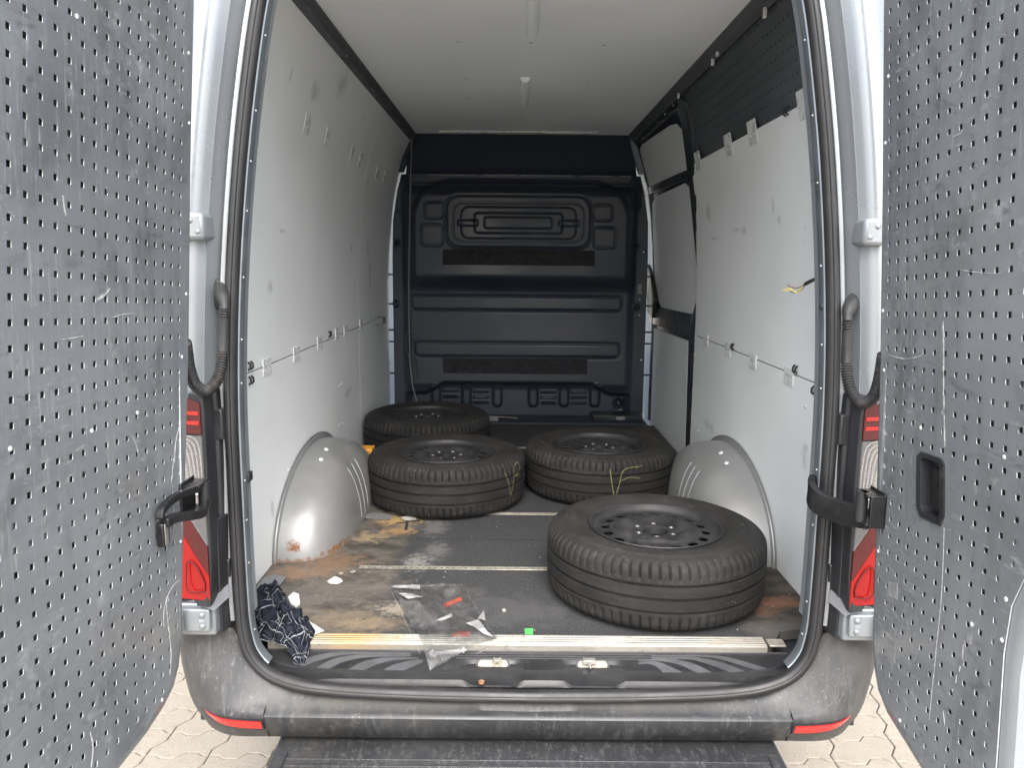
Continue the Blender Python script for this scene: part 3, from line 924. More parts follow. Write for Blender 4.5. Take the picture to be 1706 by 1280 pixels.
# rear step
mb = MB(); rings = []
st = [(-.04, -.212), (-.05, -.205), (-.30, -.214), (-.33, -.220), (-.342, -.24), (-.342, -.28), (-.16, -.28)]
for x in [-.675, -.668, -.65, 0, .65, .668, .675]:
    k = 1 - .06 * sstep(abs(x), .655, .675)
    rings.append([(x, -.04 + (a + .04) * k, b - (.008 if abs(x) > .673 else 0)) for a, b in st])
mb.loft(rings, closed=True, caps=True)
step = vpart('rear_step', mb, 'bumper', smooth=40)
for a in (-.215, -.240, -.268):
    zz = -.205 - (-.156 - a) * .0625
    mb = MB(); mb.box(-.63, .63, a - .002, a + .002, zz - .003, zz + .0022); vpart('step_rib', mb, 'bumper', step, bevel=.001)
for s in (1, -1):
    mb = MB(); mb.box(min(s * .632, s * .636), max(s * .632, s * .636), -.29, -.19, -.2155, -.2062); vpart('step_rib', mb, 'bumper', step, bevel=.001)
# red reflectors let into the bumper corners
def reflector(s):
    a0 = [(.700, -.189, -.121), (.750, -.188, -.119), (.80, -.182, -.117), (.835, -.168, -.114), (.862, -.150, -.109)]
    a1 = [(.698, -.182, -.143), (.750, -.181, -.142), (.80, -.174, -.138), (.835, -.160, -.130), (.864, -.146, -.114)]
    A, B = catmull(a0, 5), catmull(a1, 5)
    for nm, m, e, dy in (('reflector', 'reflector', .0, -.0035), ('reflector_frame', 'black', .004, -.001)):
        mb = MB(); rr = []
        for i, (p, q) in enumerate(zip(A, B)):
            ex = e * (-1 if i == 0 else 1 if i == len(A) - 1 else 0)
            rr.append([((p.x + ex) * s, p.y + .012, p.z + e), ((p.x + ex) * s, p.y + dy, p.z + e), ((q.x + ex) * s, q.y + dy, q.z - e), ((q.x + ex) * s, q.y + .012, q.z - e)])
        mb.loft(rr, closed=True, caps=True)
        vpart(nm, mb, m)
reflector(1); reflector(-1)
# underbody and the van's own rear road wheels
mb = MB(); mb.box(-.90, .90, -.09, 3.6, -.18, -.035); vpart('underbody', mb, 'black')
def road_wheel(s):
    mb = MB(); P = [(.20, -.10), (.21, -.112), (.30, -.118), (.342, -.10), (.354, -.08), (.354, .08), (.342, .10), (.30, .118), (.21, .112), (.20, .10)]
    for k in range(48):
        pass
    rings = []
    for k in range(48):
        a = 2 * PI * k / 48
        rings.append([(s * .80 + z, 1.13 + r * math.cos(a), .354 - F + r * math.sin(a)) for r, z in P])
    mb.loft(rings, loop=True, closed=True)
    o = vpart('road_wheel', mb, 'tyre')
    mb = MB(); rings = []
    for k in range(32):
        a = 2 * PI * k / 32
        rings.append([(s * .80 + z, 1.13 + r * math.cos(a), .354 - F + r * math.sin(a)) for r, z in [(.205, -s * .09), (.19, -s * .02), (.05, -s * .03), (.01, -s * .03)]])
    mb.loft(rings, loop=True); vpart('road_rim', mb, 'rim', o)
road_wheel(1); road_wheel(-1)

# ================================================================== WALL BOARDS, CEILING
XW = [(0, .900), (.8, .900), (1.0, .896), (1.2, .885), (1.4, .866), (1.55, .842), (1.7, .805), (1.8, .770), (1.9, .715)]
def xw(z): return interp(z, XW)
def atw(u, v, s, off=0.0):
    x = .88
    for _ in range(8):
        p = at(u, v, x=s * (x + off)); x = xw(p.z)
    return p
def board(s, y0, y1, z0, z1, off=0, t=.009, nz=10):
    mb = MB(); rings = []
    for i in range(nz + 1):
        z = z0 + (z1 - z0) * i / nz; x = xw(z) + off
        rings.append([(s * x, y0, z), (s * x, y1, z), (s * (x + t), y1, z), (s * (x + t), y0, z)])
    mb.loft(rings, closed=True, caps=True)
    return mb
for s, y0, y1, z0, z1 in ((-1, .10, 2.205, .002, .7115), (-1, 2.209, 3.262, .002, .7115), (-1, .08, 2.205, .7165, 1.868), (-1, 2.209, 3.262, .7165, 1.868),
                          (1, .10, 1.94, .002, .7065), (1, .08, 1.94, .7115, 1.565)):
    vpart('wall_board', board(s, y0, y1, z0, z1), 'ply', smooth=30)
# bright folded edge where the board meets the sliding door
mb = MB(); rings = []
for i in range(15):
    z = .02 + 1.22 * i / 14; x = xw(z)
    k = .016 + .010 * sstep(abs(z - .62), .5, .1)
    rings.append([(x - .001, 1.94 - k * 1.2, z), (x - .003, 1.945, z), (x + .012, 1.95, z)])
mb.loft(rings); vpart('board_edge', mb, 'white_plastic')
# milky clips along the seams
def clip(s, u, v, w=.085, h=.058):
    p = atw(u, v, s, -.002)
    mb = MB(); rings = []
    for z in (p.z - h / 2, p.z + h / 2):
        x = s * (xw(z) - .0002); xi = s * (xw(z) - .004)
        rings.append([(xi, p.y - w / 2, z), (xi, p.y + w / 2, z), (x, p.y + w / 2, z), (x, p.y - w / 2, z)])
    mb.loft(rings, closed=True, caps=True)
    c = vpart('board_clip', mb, 'clip', bevel=.001)
    for dy in (-.28, .28):
        rv = MB(); rv.dome((s * (xw(p.z) - .0038), p.y + dy * w, p.z - .010), .0045, (-s, 0, 0), .5, 8); vpart('rivet', rv, 'rivet', c)
    sb = MB(); sb.box(min(s * (xw(p.z) - .0045), s * (xw(p.z) - .003)), max(s * (xw(p.z) - .0045), s * (xw(p.z) - .003)), p.y - w * .33, p.y + w * .33, p.z + .002, p.z + .0035); vpart('clip_slot', sb, 'cable', c, smooth=0)
for u, v in ((445, 611), (494, 590), (533, 571), (562, 556), (576, 551), (602, 540)): clip(-1, u, v)
for u, v in ((512, 206), (546, 228), (587, 257), (601, 267), (629, 287), (641, 295)): clip(-1, u, v, .075, .07)
for u, v in ((1314, 627), (1254, 602), (1212, 583), (1176, 567)): clip(1, u, v)
for u, v in ((1340, 172), (1254, 220), (1214, 241), (1163, 268)): clip(1, u, v, .10, .085)
# white plastic rivets scattered on the boards
for s, lst in ((-1, [(567, 478), (571, 477), (565, 643), (569, 640), (565, 709), (570, 706), (507, 724), (537, 721), (594, 741), (604, 194), (606, 197), (583, 334), (586, 333), (480, 783), (588, 284)]),
               (1, [(1197, 731), (1232, 737), (1163, 719), (1170, 488), (1167, 652), (1164, 343), (1343, 678)])):
    for u, v in lst:
        p = atw(u, v, s)
        mb = MB(); mb.dome((p.x - s * .0003, p.y, p.z), .0085, (-s, 0, 0), .5, 10); vpart('rivet', mb, 'rivet')
# small black hook pairs
def hook(s, u, v):
    p = atw(u, v, s)
    for d in (-.012, .012):
        mb = MB(); mb.tube([(p.x - s * .001, p.y + d, p.z + .014), (p.x - s * .008, p.y + d, p.z + .008), (p.x - s * .009, p.y + d, p.z - .006), (p.x - s * .001, p.y + d, p.z - .012)], .0035, 6)
        vpart('hook', mb, 'black')
for s, u, v in ((-1, 415, 610), (-1, 416, 634), (-1, 548, 557), (1, 1222, 578), (1, 1327, 616), (1, 1359, 652), (1, 1312, 186)): hook(s, u, v)
p = atw(627, 531, -1)
mb = MB(); mb.box(p.x, p.x + .05, p.y - .05, p.y + .05, p.z - .03, p.z + .01); vpart('wall_bracket', mb, 'cable', bevel=.003)

# ceiling board, roof rail on the left, cross bar, light strips
mb = MB(); mb.box(-.700, .705, .02, 3.17, 1.900, 1.910); ceil = vpart('ceiling_board', mb, 'ceiling', smooth=0)
mb = MB(); rings = []
for y in (.02, 1, 2, 3.17): rings.append([(-.735, y, 1.862), (-.708, y, 1.868), (-.690, y, 1.893), (-.690, y, 1.9), (-.76, y, 1.93)])
mb.loft(rings); vpart('roof_rail', mb, 'rail_grey')
mb = MB(); rings = []
for y in (.02, 1, 2, 3.17): rings.append([(.735, y, 1.860), (.712, y, 1.868), (.694, y, 1.893), (.694, y, 1.9), (.76, y, 1.93)])
mb.loft(rings); vpart('roof_rail', mb, 'rail_grey')
for u, v, ln in ((513, 3, .05), (577, 84, .06), (620, 143, .05), (644, 174, .045), (668, 205, .04), (546, 36, .02), (606, 117, .02), (656, 187, .02)):
    p = atw(u, v, -1, -.01)
    mb = MB(); mb.box(p.x - .004, p.x + .006, p.y - .02, p.y + .02, p.z - ln / 2, p.z + ln / 2); vpart('rail_hook', mb, 'rail_grey', bevel=.003)
for u, v in ((1275, 16), (1188, 98), (1196, 82), (1131, 155)):
    p = atw(u, v, 1, -.01)
    mb = MB(); mb.box(p.x - .006, p.x + .004, p.y - .008, p.y + .008, p.z - .025, p.z + .025); vpart('rail_hook', mb, 'rivet', bevel=.002)
for a, b in (((889, -40), (887, 54)), ((875, 130), (873, 172))):
    p, q = at(*a, z=1.897), at(*b, z=1.897)
    mb = MB(); mb.tube([(p.x, p.y, 1.8985), (q.x, q.y, 1.8985)], .016, 12); rec = vpart('ceiling_light', mb, 'clip', ceil)
    mb = MB(); mb.tube([(p.x, p.y - .004, 1.900), (q.x, q.y + .005, 1.900)], .0225, 12); vpart('light_base', mb, 'ceiling', rec) if False else vpart('light_base', mb, 'ceiling', ceil)
p, q = at(731, 218, z=1.893), at(994, 222, z=1.893)
mb = MB(); mb.box(p.x, q.x, p.y - .02, p.y + .02, 1.882, 1.8985); bar = vpart('ceiling_bar', mb, 'rivet', bevel=.004)
for u, v in ((804, 217), (905, 219)):
    c = at(u, v, z=1.885); mb = MB(); mb.dome((c.x, p.y, 1.882), .008, (0, 0, -1), .6); vpart('rivet', mb, 'bolt', bar)
for u, v in ((763, 69), (885, 71), (776, 131), (781, 162), (788, 195), (867, 195), (1006, 75), (978, 135), (964, 166)):
    c = at(u, v, z=1.899); mb = MB(); mb.dome((c.x, c.y, 1.8995), .009, (0, 0, -1), .35); vpart('rivet', mb, 'rivet', ceil)

# perforated steel panel high on the right wall
PA0, PA1, PB0, PB1 = .09, 1.96, 1.52, 1.865
loops = [[(PA0, PB0), (PA1, PB0), (PA1, PB1), (PA0, PB1)]]
for i in range(48):
    for j in range(9):
        a, b = PA0 + .03 + i * .0385, PB0 + .028 + j * .0385
        if a < PA1 - .02: loops.append([(a - .0038, b - .0038), (a + .0038, b - .0038), (a + .0038, b + .0038), (a - .0038, b + .0038)])
me = filled('perforated_wall_panel', loops, lambda a, b, w: (xw(b) + .013 + w, a, b), .0015, 'perfo_dark')
vpart('perforated_wall_panel', me, None)

# ================================================================== SLIDING DOOR (dark, seen from inside)
def wallpoly(name, px, m, off, t, parent=None, s=1, smooth=30, bevel=0):
    pts = [atw(u, v, s, off) for u, v in px]
    n = len(pts)
    mb = MB()
    A = [(p.x, p.y, p.z) for p in pts]; B = [(p.x + s * t, p.y, p.z) for p in pts]
    mb.add(A + B, [tuple(reversed(range(n))), tuple(range(n, 2 * n))] + [(i, (i + 1) % n, n + (i + 1) % n, n + i) for i in range(n)])
    return vpart(name, mb, m, parent, smooth=smooth, bevel=bevel)
mb = MB(); rings = []
for i in range(12):
    z = -.01 + 1.90 * i / 11; x = xw(z) + .030
    rings.append([(x, 1.90, z), (x, 3.24, z), (x - .022, 3.25, z), (x - .024, 3.265, z), (x + .02, 3.27, z), (x + .02, 1.90, z)])
mb.loft(rings, closed=True, caps=True)
sdoor = vpart('sliding_door', mb, 'slider')
wallpoly('door_board', [(1064, 252), (1070, 240), (1116, 209), (1127, 206), (1134, 214), (1139, 235), (1143, 283), (1070, 316), (1063, 298)], 'ply', .022, .006, sdoor)
wallpoly('door_board', [(1086, 340), (1092, 328), (1141, 305), (1148, 312), (1157, 380), (1166, 455), (1164, 482), (1151, 527), (1103, 517), (1093, 490), (1087, 420)], 'ply', .022, .006, sdoor)
wallpoly('door_board', [(1079, 543), (1146, 568), (1141, 762), (1074, 722)], 'ply', .022, .006, sdoor)
wallpoly('pillar_post', [(1128, 158), (1140, 168), (1150, 205), (1158, 300), (1163, 400), (1171, 470), (1163, 540), (1158, 770), (1141, 760), (1147, 560), (1164, 485), (1160, 430), (1148, 310), (1141, 232)], 'slider', .002, .03, sdoor, bevel=.004)
wallpoly('door_rail', [(1052, 236), (1062, 222), (1131, 163), (1134, 172), (1068, 232), (1056, 250)], 'slider', .004, .03, sdoor, bevel=.003)
wallpoly('door_rail', [(1066, 318), (1146, 284), (1148, 296), (1068, 330)], 'slider', .012, .02, sdoor, bevel=.004)
wallpoly('door_rail', [(1084, 516), (1100, 512), (1152, 524), (1149, 562), (1080, 538)], 'slider', .010, .02, sdoor, bevel=.005)
wallpoly('door_handle', [(1076, 440), (1083, 455), (1090, 500), (1086, 530), (1078, 520)], 'black', -.01, .03, sdoor, bevel=.004)
for u, v in ((1071, 228), (1082, 215), (1096, 203), (1108, 190), (1122, 175), (1088, 520), (1094, 524)):
    c = atw(u, v, 1, .002); mb = MB(); mb.dome((c.x, c.y, c.z), .008, (-1, 0, 0), .7); vpart('rivet', mb, 'bolt', sdoor)
for u, v in ((1075, 262), (1130, 272), (1092, 345), (1150, 500), (1110, 512), (1105, 630), (1107, 704), (1120, 560)):
    c = atw(u, v, 1, .021); mb = MB(); mb.dome((c.x, c.y, c.z), .008, (-1, 0, 0), .4); vpart('rivet', mb, 'clip', sdoor)

# ================================================================== BULKHEAD behind the cab
import numpy as np
YB = 3.27
def bxz(u, v):
    p = at(u, v, y=YB - .03); return p.x, p.z
def edge_x(z, s): return s * interp(z, [(0, .870), (1.1, .870), (1.35, .862), (1.55, .830), (1.66, .800)]) - .002
NXB, NZB = 300, 290
zs = np.linspace(-.02, 1.652, NZB)
T = np.linspace(0, 1, NXB)
X = np.zeros((NZB, NXB)); Z = np.zeros((NZB, NXB))
for j, z in enumerate(zs):
    X[j] = edge_x(z, -1) + (edge_x(z, 1) - edge_x(z, -1)) * T; Z[j] = z
def ss(v, a, b):
    t = np.clip((v - a) / (b - a), 0, 1); return t * t * (3 - 2 * t)
def rr_sdf(px, r):
    (x0, z1), (x1, z0) = bxz(px[0], px[1]), bxz(px[2], px[3])
    cx, cz, hx, hz = (x0 + x1) / 2, (z0 + z1) / 2, (x1 - x0) / 2, (z1 - z0) / 2
    qx, qz = np.abs(X - cx) - hx + r, np.abs(Z - cz) - hz + r
    return np.hypot(np.maximum(qx, 0), np.maximum(qz, 0)) + np.minimum(np.maximum(qx, qz), 0) - r
H = np.zeros_like(X)
wall_f = 1 - ss(np.abs(X + .008), .735, .80)
H += .075 * ss(Z, .865, .985) * wall_f * (1 - ss(Z, 1.50, 1.60))
big = rr_sdf((688, 300, 1042, 520), .26)
H += .035 * ss(-big, -.02, .03) * ss(Z, .9, 1.0)
H += .022 * wall_f * ss(Z, .18, .24)
zc = .245 - .075 * ss(np.abs(X + .01), .50, .66)
H -= .060 * (1 - ss(Z, zc - .028, zc + .012)) * (1 - ss(np.abs(X + .008), .74, .80))
def groove(px, r, d=.011, w=.008):
    global H
    s_ = rr_sdf(px, r); H -= d * np.exp(-(s_ / w) ** 2)
def plateau(px, r, d=.008, w=.007):
    global H
    s_ = rr_sdf(px, r); H += d * ss(-s_, -w, w)
groove((744, 326, 982, 415), .095, .013, .009)
groove((756, 339, 971, 405), .065, .005, .006)
pocket = lambda px, r, d=.012, w=.007: plateau(px, r, -d, w)
pocket((770, 346, 957, 399), .05, .014)
plateau((792, 356, 935, 390), .02, .014)
pocket((808, 363, 918, 382), .015, .014)
plateau((765, 368, 797, 377), .004, .013); plateau((930, 369, 962, 378), .004, .013)
for q in ((708, 337, 741, 366), (702, 374, 740, 411), (987, 342, 1019, 370), (987, 379, 1024, 415)):
    pocket(q, .03, .011)
    plateau((q[0] + 3, q[1] + 3, q[2] - 3, q[3] - 3), .02, .006)
for q in ((684, 492, 1036, 519), (690, 571, 1032, 597)):
    groove(q, .03, .011, .008)
for u0 in (718, 769, 821, 882, 934, 986):
    plateau((u0, 641, u0 + 14, 681), .03, .026, .012)
for u0, vv in ((737, (653, 663)), (788, (655, 664, 673)), (902, (656, 665, 674)), (953, (656, 665, 674))):
    for v in vv: plateau((u0, v - 1.4, u0 + 25, v + 2.4), .008, .016, .006)
for v in (296, 303): groove((650, v - 40, 1080, v + 9), .01, .006, .006)
for s_, u in ((-1, 664), (1, 1060)):
    groove((u - 9, 300, u + 9, 352), .03, .008, .006)
for u, v, r in ((660, 405, .022), (658, 506, .022), (1059, 410, .022), (1060, 512, .022)):
    x, z = bxz(u, v); d = np.hypot(X - x, Z - z)
    H += .018 * (1 - ss(d, r * .8, r * 1.3)); H -= .03 * (1 - ss(d, r * .2, r * .5))
x, z = bxz(1034, 677); d = np.hypot(X - x, Z - z); H -= .03 * np.exp(-((d - .026) / .009) ** 2)
Yv = YB - H
mb = MB()
mb.v = [(float(X[j, i]), float(Yv[j, i]), float(Z[j, i])) for j in range(NZB) for i in range(NXB)]
mb.f = [(j * NXB + i, j * NXB + i + 1, (j + 1) * NXB + i + 1, (j + 1) * NXB + i) for j in range(NZB - 1) for i in range(NXB - 1)]
bulk = vpart('bulkhead', mb, 'bulkhead', smooth=60)
def bquad(name, px, m, dy, t=.004, **kw):
    (x0, z1), (x1, z0) = bxz(px[0], px[1]), bxz(px[2], px[3])
    mb = MB(); mb.box(x0, x1, YB - dy - t, YB - dy, z0, z1); return vpart(name, mb, m, bulk, **kw)
bquad('felt_strip', (740, 416, 988, 443), 'felt', .133, .004)
bquad('felt_strip', (738, 597, 978, 624), 'felt', .022, .005)
bquad('label_plate', (754, 295, 768, 300), 'sticker', .0, .012)
bquad('label_plate', (1064, 474, 1070, 490), 'sticker', .0, .01)
for u, v in ((1066, 499), (1065, 525), (794, 423), (908, 424), (652, 458), (650, 605), (1072, 420), (1068, 600), (651, 548)):
    c = at(u, v, y=YB - .006); mb = MB(); mb.dome((c.x, c.y, c.z), .007, (0, -1, 0), .6); vpart('rivet', mb, 'rivet', bulk)
# dark liner above the bulkhead, flange and black sill at its foot
mb = MB(); mb.add([(-.80, 3.42, 1.60), (.80, 3.42, 1.60), (.74, 3.30, 1.93), (-.74, 3.30, 1.93), (-.80, 3.40, 1.60), (.80, 3.40, 1.60), (.74, 3.28, 1.93), (-.74, 3.28, 1.93)],
                  [(0, 1, 2, 3), (7, 6, 5, 4), (0, 3, 7, 4), (1, 5, 6, 2), (0, 4, 5, 1), (3, 2, 6, 7)])
vpart('overhead_liner', mb, 'cloth_dark')
mb = MB(); rings = []
for i in range(21):
    x = -.74 + 1.48 * i / 20; sag = .012 * (x / .74) ** 2
    rings.append([(x, YB - .016, 1.640 - sag), (x, YB - .020, 1.656 - sag), (x, YB + .05, 1.660 - sag)])
mb.loft(rings); vpart('bulkhead_flange', mb, 'bulkhead')
for a, b in ((.0, .35), (-.62, -.30), (-.25, -.04), (.40, .60), (.66, .73)):
    mb = MB(); mb.box(a, b, YB - .024, YB - .02, 1.645, 1.651); vpart('flange_edge', mb, 'cable', bulk)
mb = MB(); mb.box(-.86, .85, 3.02, YB + .02, -.06, .012); vpart('bulkhead_sill', mb, 'cloth_dark', bevel=.004)
mb = MB(); mb.box(.50, .84, 3.10, YB - .01, .012, .05); bs = vpart('floor_bracket', mb, 'black', bevel=.006)
mb = MB(); mb.box(.66, .72, 3.095, 3.1, .02, .042); vpart('label_plate', mb, 'sticker', bs)
mb = MB(); mb.box(-.22, -.14, 3.05, 3.09, .012, .045); vpart('floor_bracket', mb, 'cable', bevel=.004)
# corner posts beside the liner
for s in (1, -1):
    mb = MB(); rings = []
    for z, x, w_ in ((1.93, .70, .035), (1.80, .735, .035), (1.66, .785, .03)):
        rings.append([(s * x, 3.22, z), (s * (x + w_), 3.20, z), (s * (x + w_), 3.26, z), (s * x, 3.27, z)])
    mb.loft(rings, closed=True, caps=True); vpart('corner_post', mb, 'trim' if s > 0 else 'slider')
# hanging cable and loop
cp = [at(u, v, y=3.10) for u, v in ((686, 232), (684, 300), (682, 400), (681, 480), (682, 560), (683, 600), (687, 640), (694, 668), (700, 690))]
mb = MB(); mb.tube(catmull(cp, 6), .0045, 6); vpart('hanging_cable', mb, 'cable')
cp = [at(u, v, y=3.11) for u, v in ((682, 600), (677, 575), (678, 558), (683, 551), (688, 560), (690, 590), (697, 630))]
mb = MB(); mb.tube(catmull(cp, 6), .005, 6); vpart('hanging_cable', mb, 'black')
cp = [at(u, v, z=.02) for u, v in ((815, 697), (835, 695), (862, 697))]
mb = MB(); mb.tube(catmull(cp, 6), .004, 6); vpart('floor_wire', mb, 'pale_slot')
# dark ties across the light gaps beside the bulkhead
for s in (1, -1):
    for z in (.30, .52, .60, .78, .98):
        mb = MB(); mb.box(*sorted((s * .852, s * .93)), 3.262, 3.266, z, z + .012); vpart('gap_tie', mb, 'black')

# ================================================================== CAB (only its daylight is seen, round the bulkhead)
mb2 = MB()
cab_r = lambda y: [(-.955, y, -.05), (-.955, y, .9), (-.90, y, 1.4), (-.76, y, 1.95), (.76, y, 1.95), (.90, y, 1.4), (.955, y, .9), (.955, y, -.05)]
mb2.loft([cab_r(3.24), cab_r(4.35)], closed=True)
vpart('cab_lining', mb2, 'cab')
mb = MB(); mb.loft([skin_ring(3.62), skin_ring(4.36)]); vpart('cab_skin', mb, 'paint')
mb = MB(); mb.box(-.97, .97, 4.35, 5.2, -.3, .35); vpart('bonnet', mb, 'paint', bevel=.05)
mb = MB(); mb.add([(-.9, 4.36, .36), (.9, 4.36, .36), (.80, 4.36, 1.9), (-.80, 4.36, 1.9)], [(0, 1, 2, 3)]); vpart('windscreen', mb, 'glass')

# ================================================================== WHEEL ARCH COVERS
# superellipse helper
def spow(v, p): return math.copysign(abs(v) ** p, v)
def arch(s):
    yc, A, B, Hh = 1.14, .550, .236, .312
    NA, NE = 48, 20
    rings = []
    for i in range(NA + 1):
        a = -PI / 2 + PI * i / NA
        rg = []
        for j in range(NE + 1):
            e = PI / 2 * j / NE
            ce = math.cos(e); se = math.sin(e)
            y = yc + A * spow(math.sin(a), 2 / 3.4) * ce
            inn = B * spow(math.cos(a), 2 / 3.4) * spow(math.cos(e), .62)
            rg.append((s * (.902 - inn), y, .0 + Hh * se))
        rings.append(rg)
    mb = MB(); mb.loft(rings)
    o = vpart('wheel_arch', mb, 'arch', smooth=70)
    edge = []
    for j in range(NE + 1): edge.append(rings[0][j])
    edge2 = list(reversed([rings[NA][j] for j in range(NE)]))
    full = [Vector(p) for p in edge + edge2]
    mb = MB(); rr = []
    for k, p in enumerate(full):
        d = Vector((0, p.y - yc, p.z * 1.6)); d.normalize()
        x0 = s * .900
        rr.append([(x0 - s * .0005, p.y + d.y * .016, p.z + d.z * .016), (x0 - s * .010, p.y + d.y * .014, p.z + d.z * .014), (x0 - s * .013, p.y + d.y * .004, p.z + d.z * .004), (x0 - s * .016, p.y - d.y * .004, p.z - d.z * .004)])
    mb.loft(rr); vpart('arch_flange', mb, 'arch', o)
    mb = MB(); rr = []
    for k, p in enumerate(full):
        d = Vector((0, p.y - yc, p.z * 1.6)); d.normalize()
        x0 = s * .9005
        rr.append([(x0 - s * .0045, p.y + d.y * .026, p.z + d.z * .026), (x0 - s * .007, p.y + d.y * .016, p.z + d.z * .016), (x0 - s * .004, p.y + d.y * .012, p.z + d.z * .012)])
    mb.loft(rr, closed=True); vpart('arch_gasket', mb, 'arch', o)
    for yy in (1.02, 1.09, 1.16):               # pressed ribs on the inner face
        pts = []
        t = (yy - yc) / A
        for j in range(1, 15):
            e = PI / 2 * j / NE
            ce = max(.001, math.cos(e))
            sa = max(-1, min(1, spow(t / ce, 1.7))); ca = math.sqrt(1 - sa * sa)
            inn = B * spow(ca, 2 / 3.4) * spow(math.cos(e), .62)
            pts.append((s * (.902 - inn), yy, Hh * math.sin(e)))
        pts = pts[:11]
        mb = MB(); mb.tube(pts, [.001] + [.0024] * (len(pts) - 2) + [.001], 8); vpart('pressed_rib', mb, 'arch', o)
    for j, i in ((17, 16), (15, 9)):
        p = rings[i][j]; mb = MB(); mb.dome((p[0], p[1], p[2]), .011, (-s * .5, -.3, .8), .5); vpart('rivet', mb, 'rivet', o)
arch(-1); arch(1)

# ================================================================== TAIL LIGHTS
def tail_light(s):
    x0, x1 = .809, .972
    def yl(x): return -.203 + 1.2 * (x - x0) ** 2
    def sect(name, poly, m, dy=0, t=.012, parent=None):
        # subdivide in x so the lens follows its curve
        pts = []
        n = len(poly)
        for i in range(n):
            a, b = poly[i], poly[(i + 1) % n]
            for k in range(4):
                q = k / 4; pts.append((a[0] + (b[0] - a[0]) * q, a[1] + (b[1] - a[1]) * q))
        mb = MB(); mb.prism(pts, lambda a, b, w: (s * a, yl(a) + w, b), dy, dy + t)
        return vpart(name, mb, m, parent, smooth=20)
    mb = MB(); mb.box(*sorted((s * (x0 + .001), s * x1)), -.175, -.06, .205, .735)
    hous = vpart('tail_light', mb, 'black', bevel=.004)
    sect('red_lens', [(x0, .652), (x1, .660), (x1, .748), (x0 + .03, .742), (x0, .730)], 'lens_dark_red', 0, .012, hous)
    for zz in (.672, .694, .715): 
        mb = MB(); mb.tube([(s * (x0 + .006), -.190, zz), (s * (x0 + .05), -.187, zz + .004)], .006, 8); vpart('lamp_bar', mb, 'lamp_inner_red', hous)
    for zz in (.676, .700): sect('lens_band', [(x0 + .004, zz), (x0 + .10, zz + .004), (x0 + .10, zz + .013), (x0 + .004, zz + .009)], 'reflector', -.0012, .002, hous)
    sect('clear_lens', [(x0, .366), (x0 + .05, .452), (x1, .52), (x1, .656), (x0, .648)], 'lens_clear', 0, .012, hous)
    # chrome reflector with ripple rings behind the clear lens
    sect('reflector_bowl', [(x0 + .003, .375), (x0 + .05, .462), (x1, .53), (x1, .654), (x0 + .003, .646)], 'lamp_bowl', .022, .004, hous)
    for k in range(5):
        o = .009 * k
        pa = [(x0 + .052 + .0 * k, .650 - o), (x0 + .022 + o * .8, .640 - o), (x0 + .010 + o, .61 - o), (x0 + .006 + o, .52), (x0 + .008 + o, .45 + o * .4), (x0 + .03 + o, .43 + o * 1.2)]
        mb = MB(); mb.tube(catmull([(s * a, -.192, b) for a, b in pa], 6), .0032, 6); vpart('ripple', mb, 'lamp_chrome', hous)
    for zz in (.508, .5): 
        mb = MB(); mb.box(*sorted((s * (x0 + .004), s * (x0 + .08))), -.2055, -.2005, zz, zz + .003); vpart('lens_seam', mb, 'clip', hous)
    sect('dark_lens', [(x0, .288), (x0 + .07, .410), (x1, .46), (x1, .518), (x0 + .05, .450), (x0, .364)], 'lens_dark_red', 0, .012, hous)
    sect('red_lens', [(x0 + .000, .222), (x1, .226), (x1, .458), (x0 + .07, .408), (x0, .286)], 'lens_red', 0, .012, hous)
    sect('reflector_bowl', [(x0 + .004, .232), (x1, .232), (x1, .43), (x0 + .06, .38), (x0 + .004, .28)], 'lamp_inner_red', .02, .004, hous)
    mb = MB(); mb.dome((s * (x0 + .036), -.186, .292), .014, (0, -1, 0), .7, 14); vpart('bulb', mb, 'lens_dark_red', hous)
    mb = MB(); mb.tube(catmull([(s * a, -.2035, b) for a, b in ((x0 + .012, .246), (x0 + .012, .272), (x0 + .03, .312), (x0 + .05, .325), (x0 + .056, .30), (x0 + .054, .246), (x0 + .012, .246))], 5), .0016, 6); vpart('lens_ridge', mb, 'lens_dark_red', hous)
    # black trim between light and seal
    tp = [(.8085, -.196), (.802, -.192), (.7985, -.150), (.806, -.144), (.806, -.126), (.797, -.120), (.795, -.098), (.84, -.085), (.84, -.19)]
    mb = MB(); rings = []
    for z, d in ((.205, .006), (.30, .003), (.50, 0), (.70, 0), (.752, .002)):
        rings.append([(s * (x + d), y + (-.01 if z < .25 else 0), z) for x, y in tp])
    mb.loft(rings, closed=True, caps=True); tri = vpart('light_trim', mb, 'black', smooth=20, bevel=.002)
    mb = MB(); mb.box(*sorted((s * .785, s * .815)), -.125, -.085, .62, .70); vpart('trim_block', mb, 'black', tri, bevel=.004)
    mb = MB(); mb.box(*sorted((s * .785, s * .812)), -.125, -.085, .25, .30); vpart('trim_block', mb, 'black', tri, bevel=.004)
    mb = MB(); mb.prism([(.8005, -.158), (.7915, -.124), (.7865, -.100), (.84, -.09), (.84, -.158)], lambda a, b, w: (s * a, b, w), .112, .42)
    vpart('trim_foot', mb, 'black', tri, bevel=.003)
    # grey foil where trim meets bumper
    mb = MB(); mb.add([(s * .79, -.13, .235), (s * .825, -.205, .205), (s * .80, -.205, .195), (s * .782, -.14, .205)], [(0, 1, 2, 3)]); vpart('foil_edge', mb, 'cable', tri)
    # lower hinge block and hinge leaf
    mb = MB(); mb.box(*sorted((s * .806, s * .95)), -.185, -.09, .117, .206); hb = vpart('hinge_mount', mb, 'paint', bevel=.006)
    mb = MB(); mb.box(*sorted((s * .815, s * .885)), -.200, -.188, .135, .195); lf = vpart('hinge_leaf', mb, 'paint', bevel=.004)
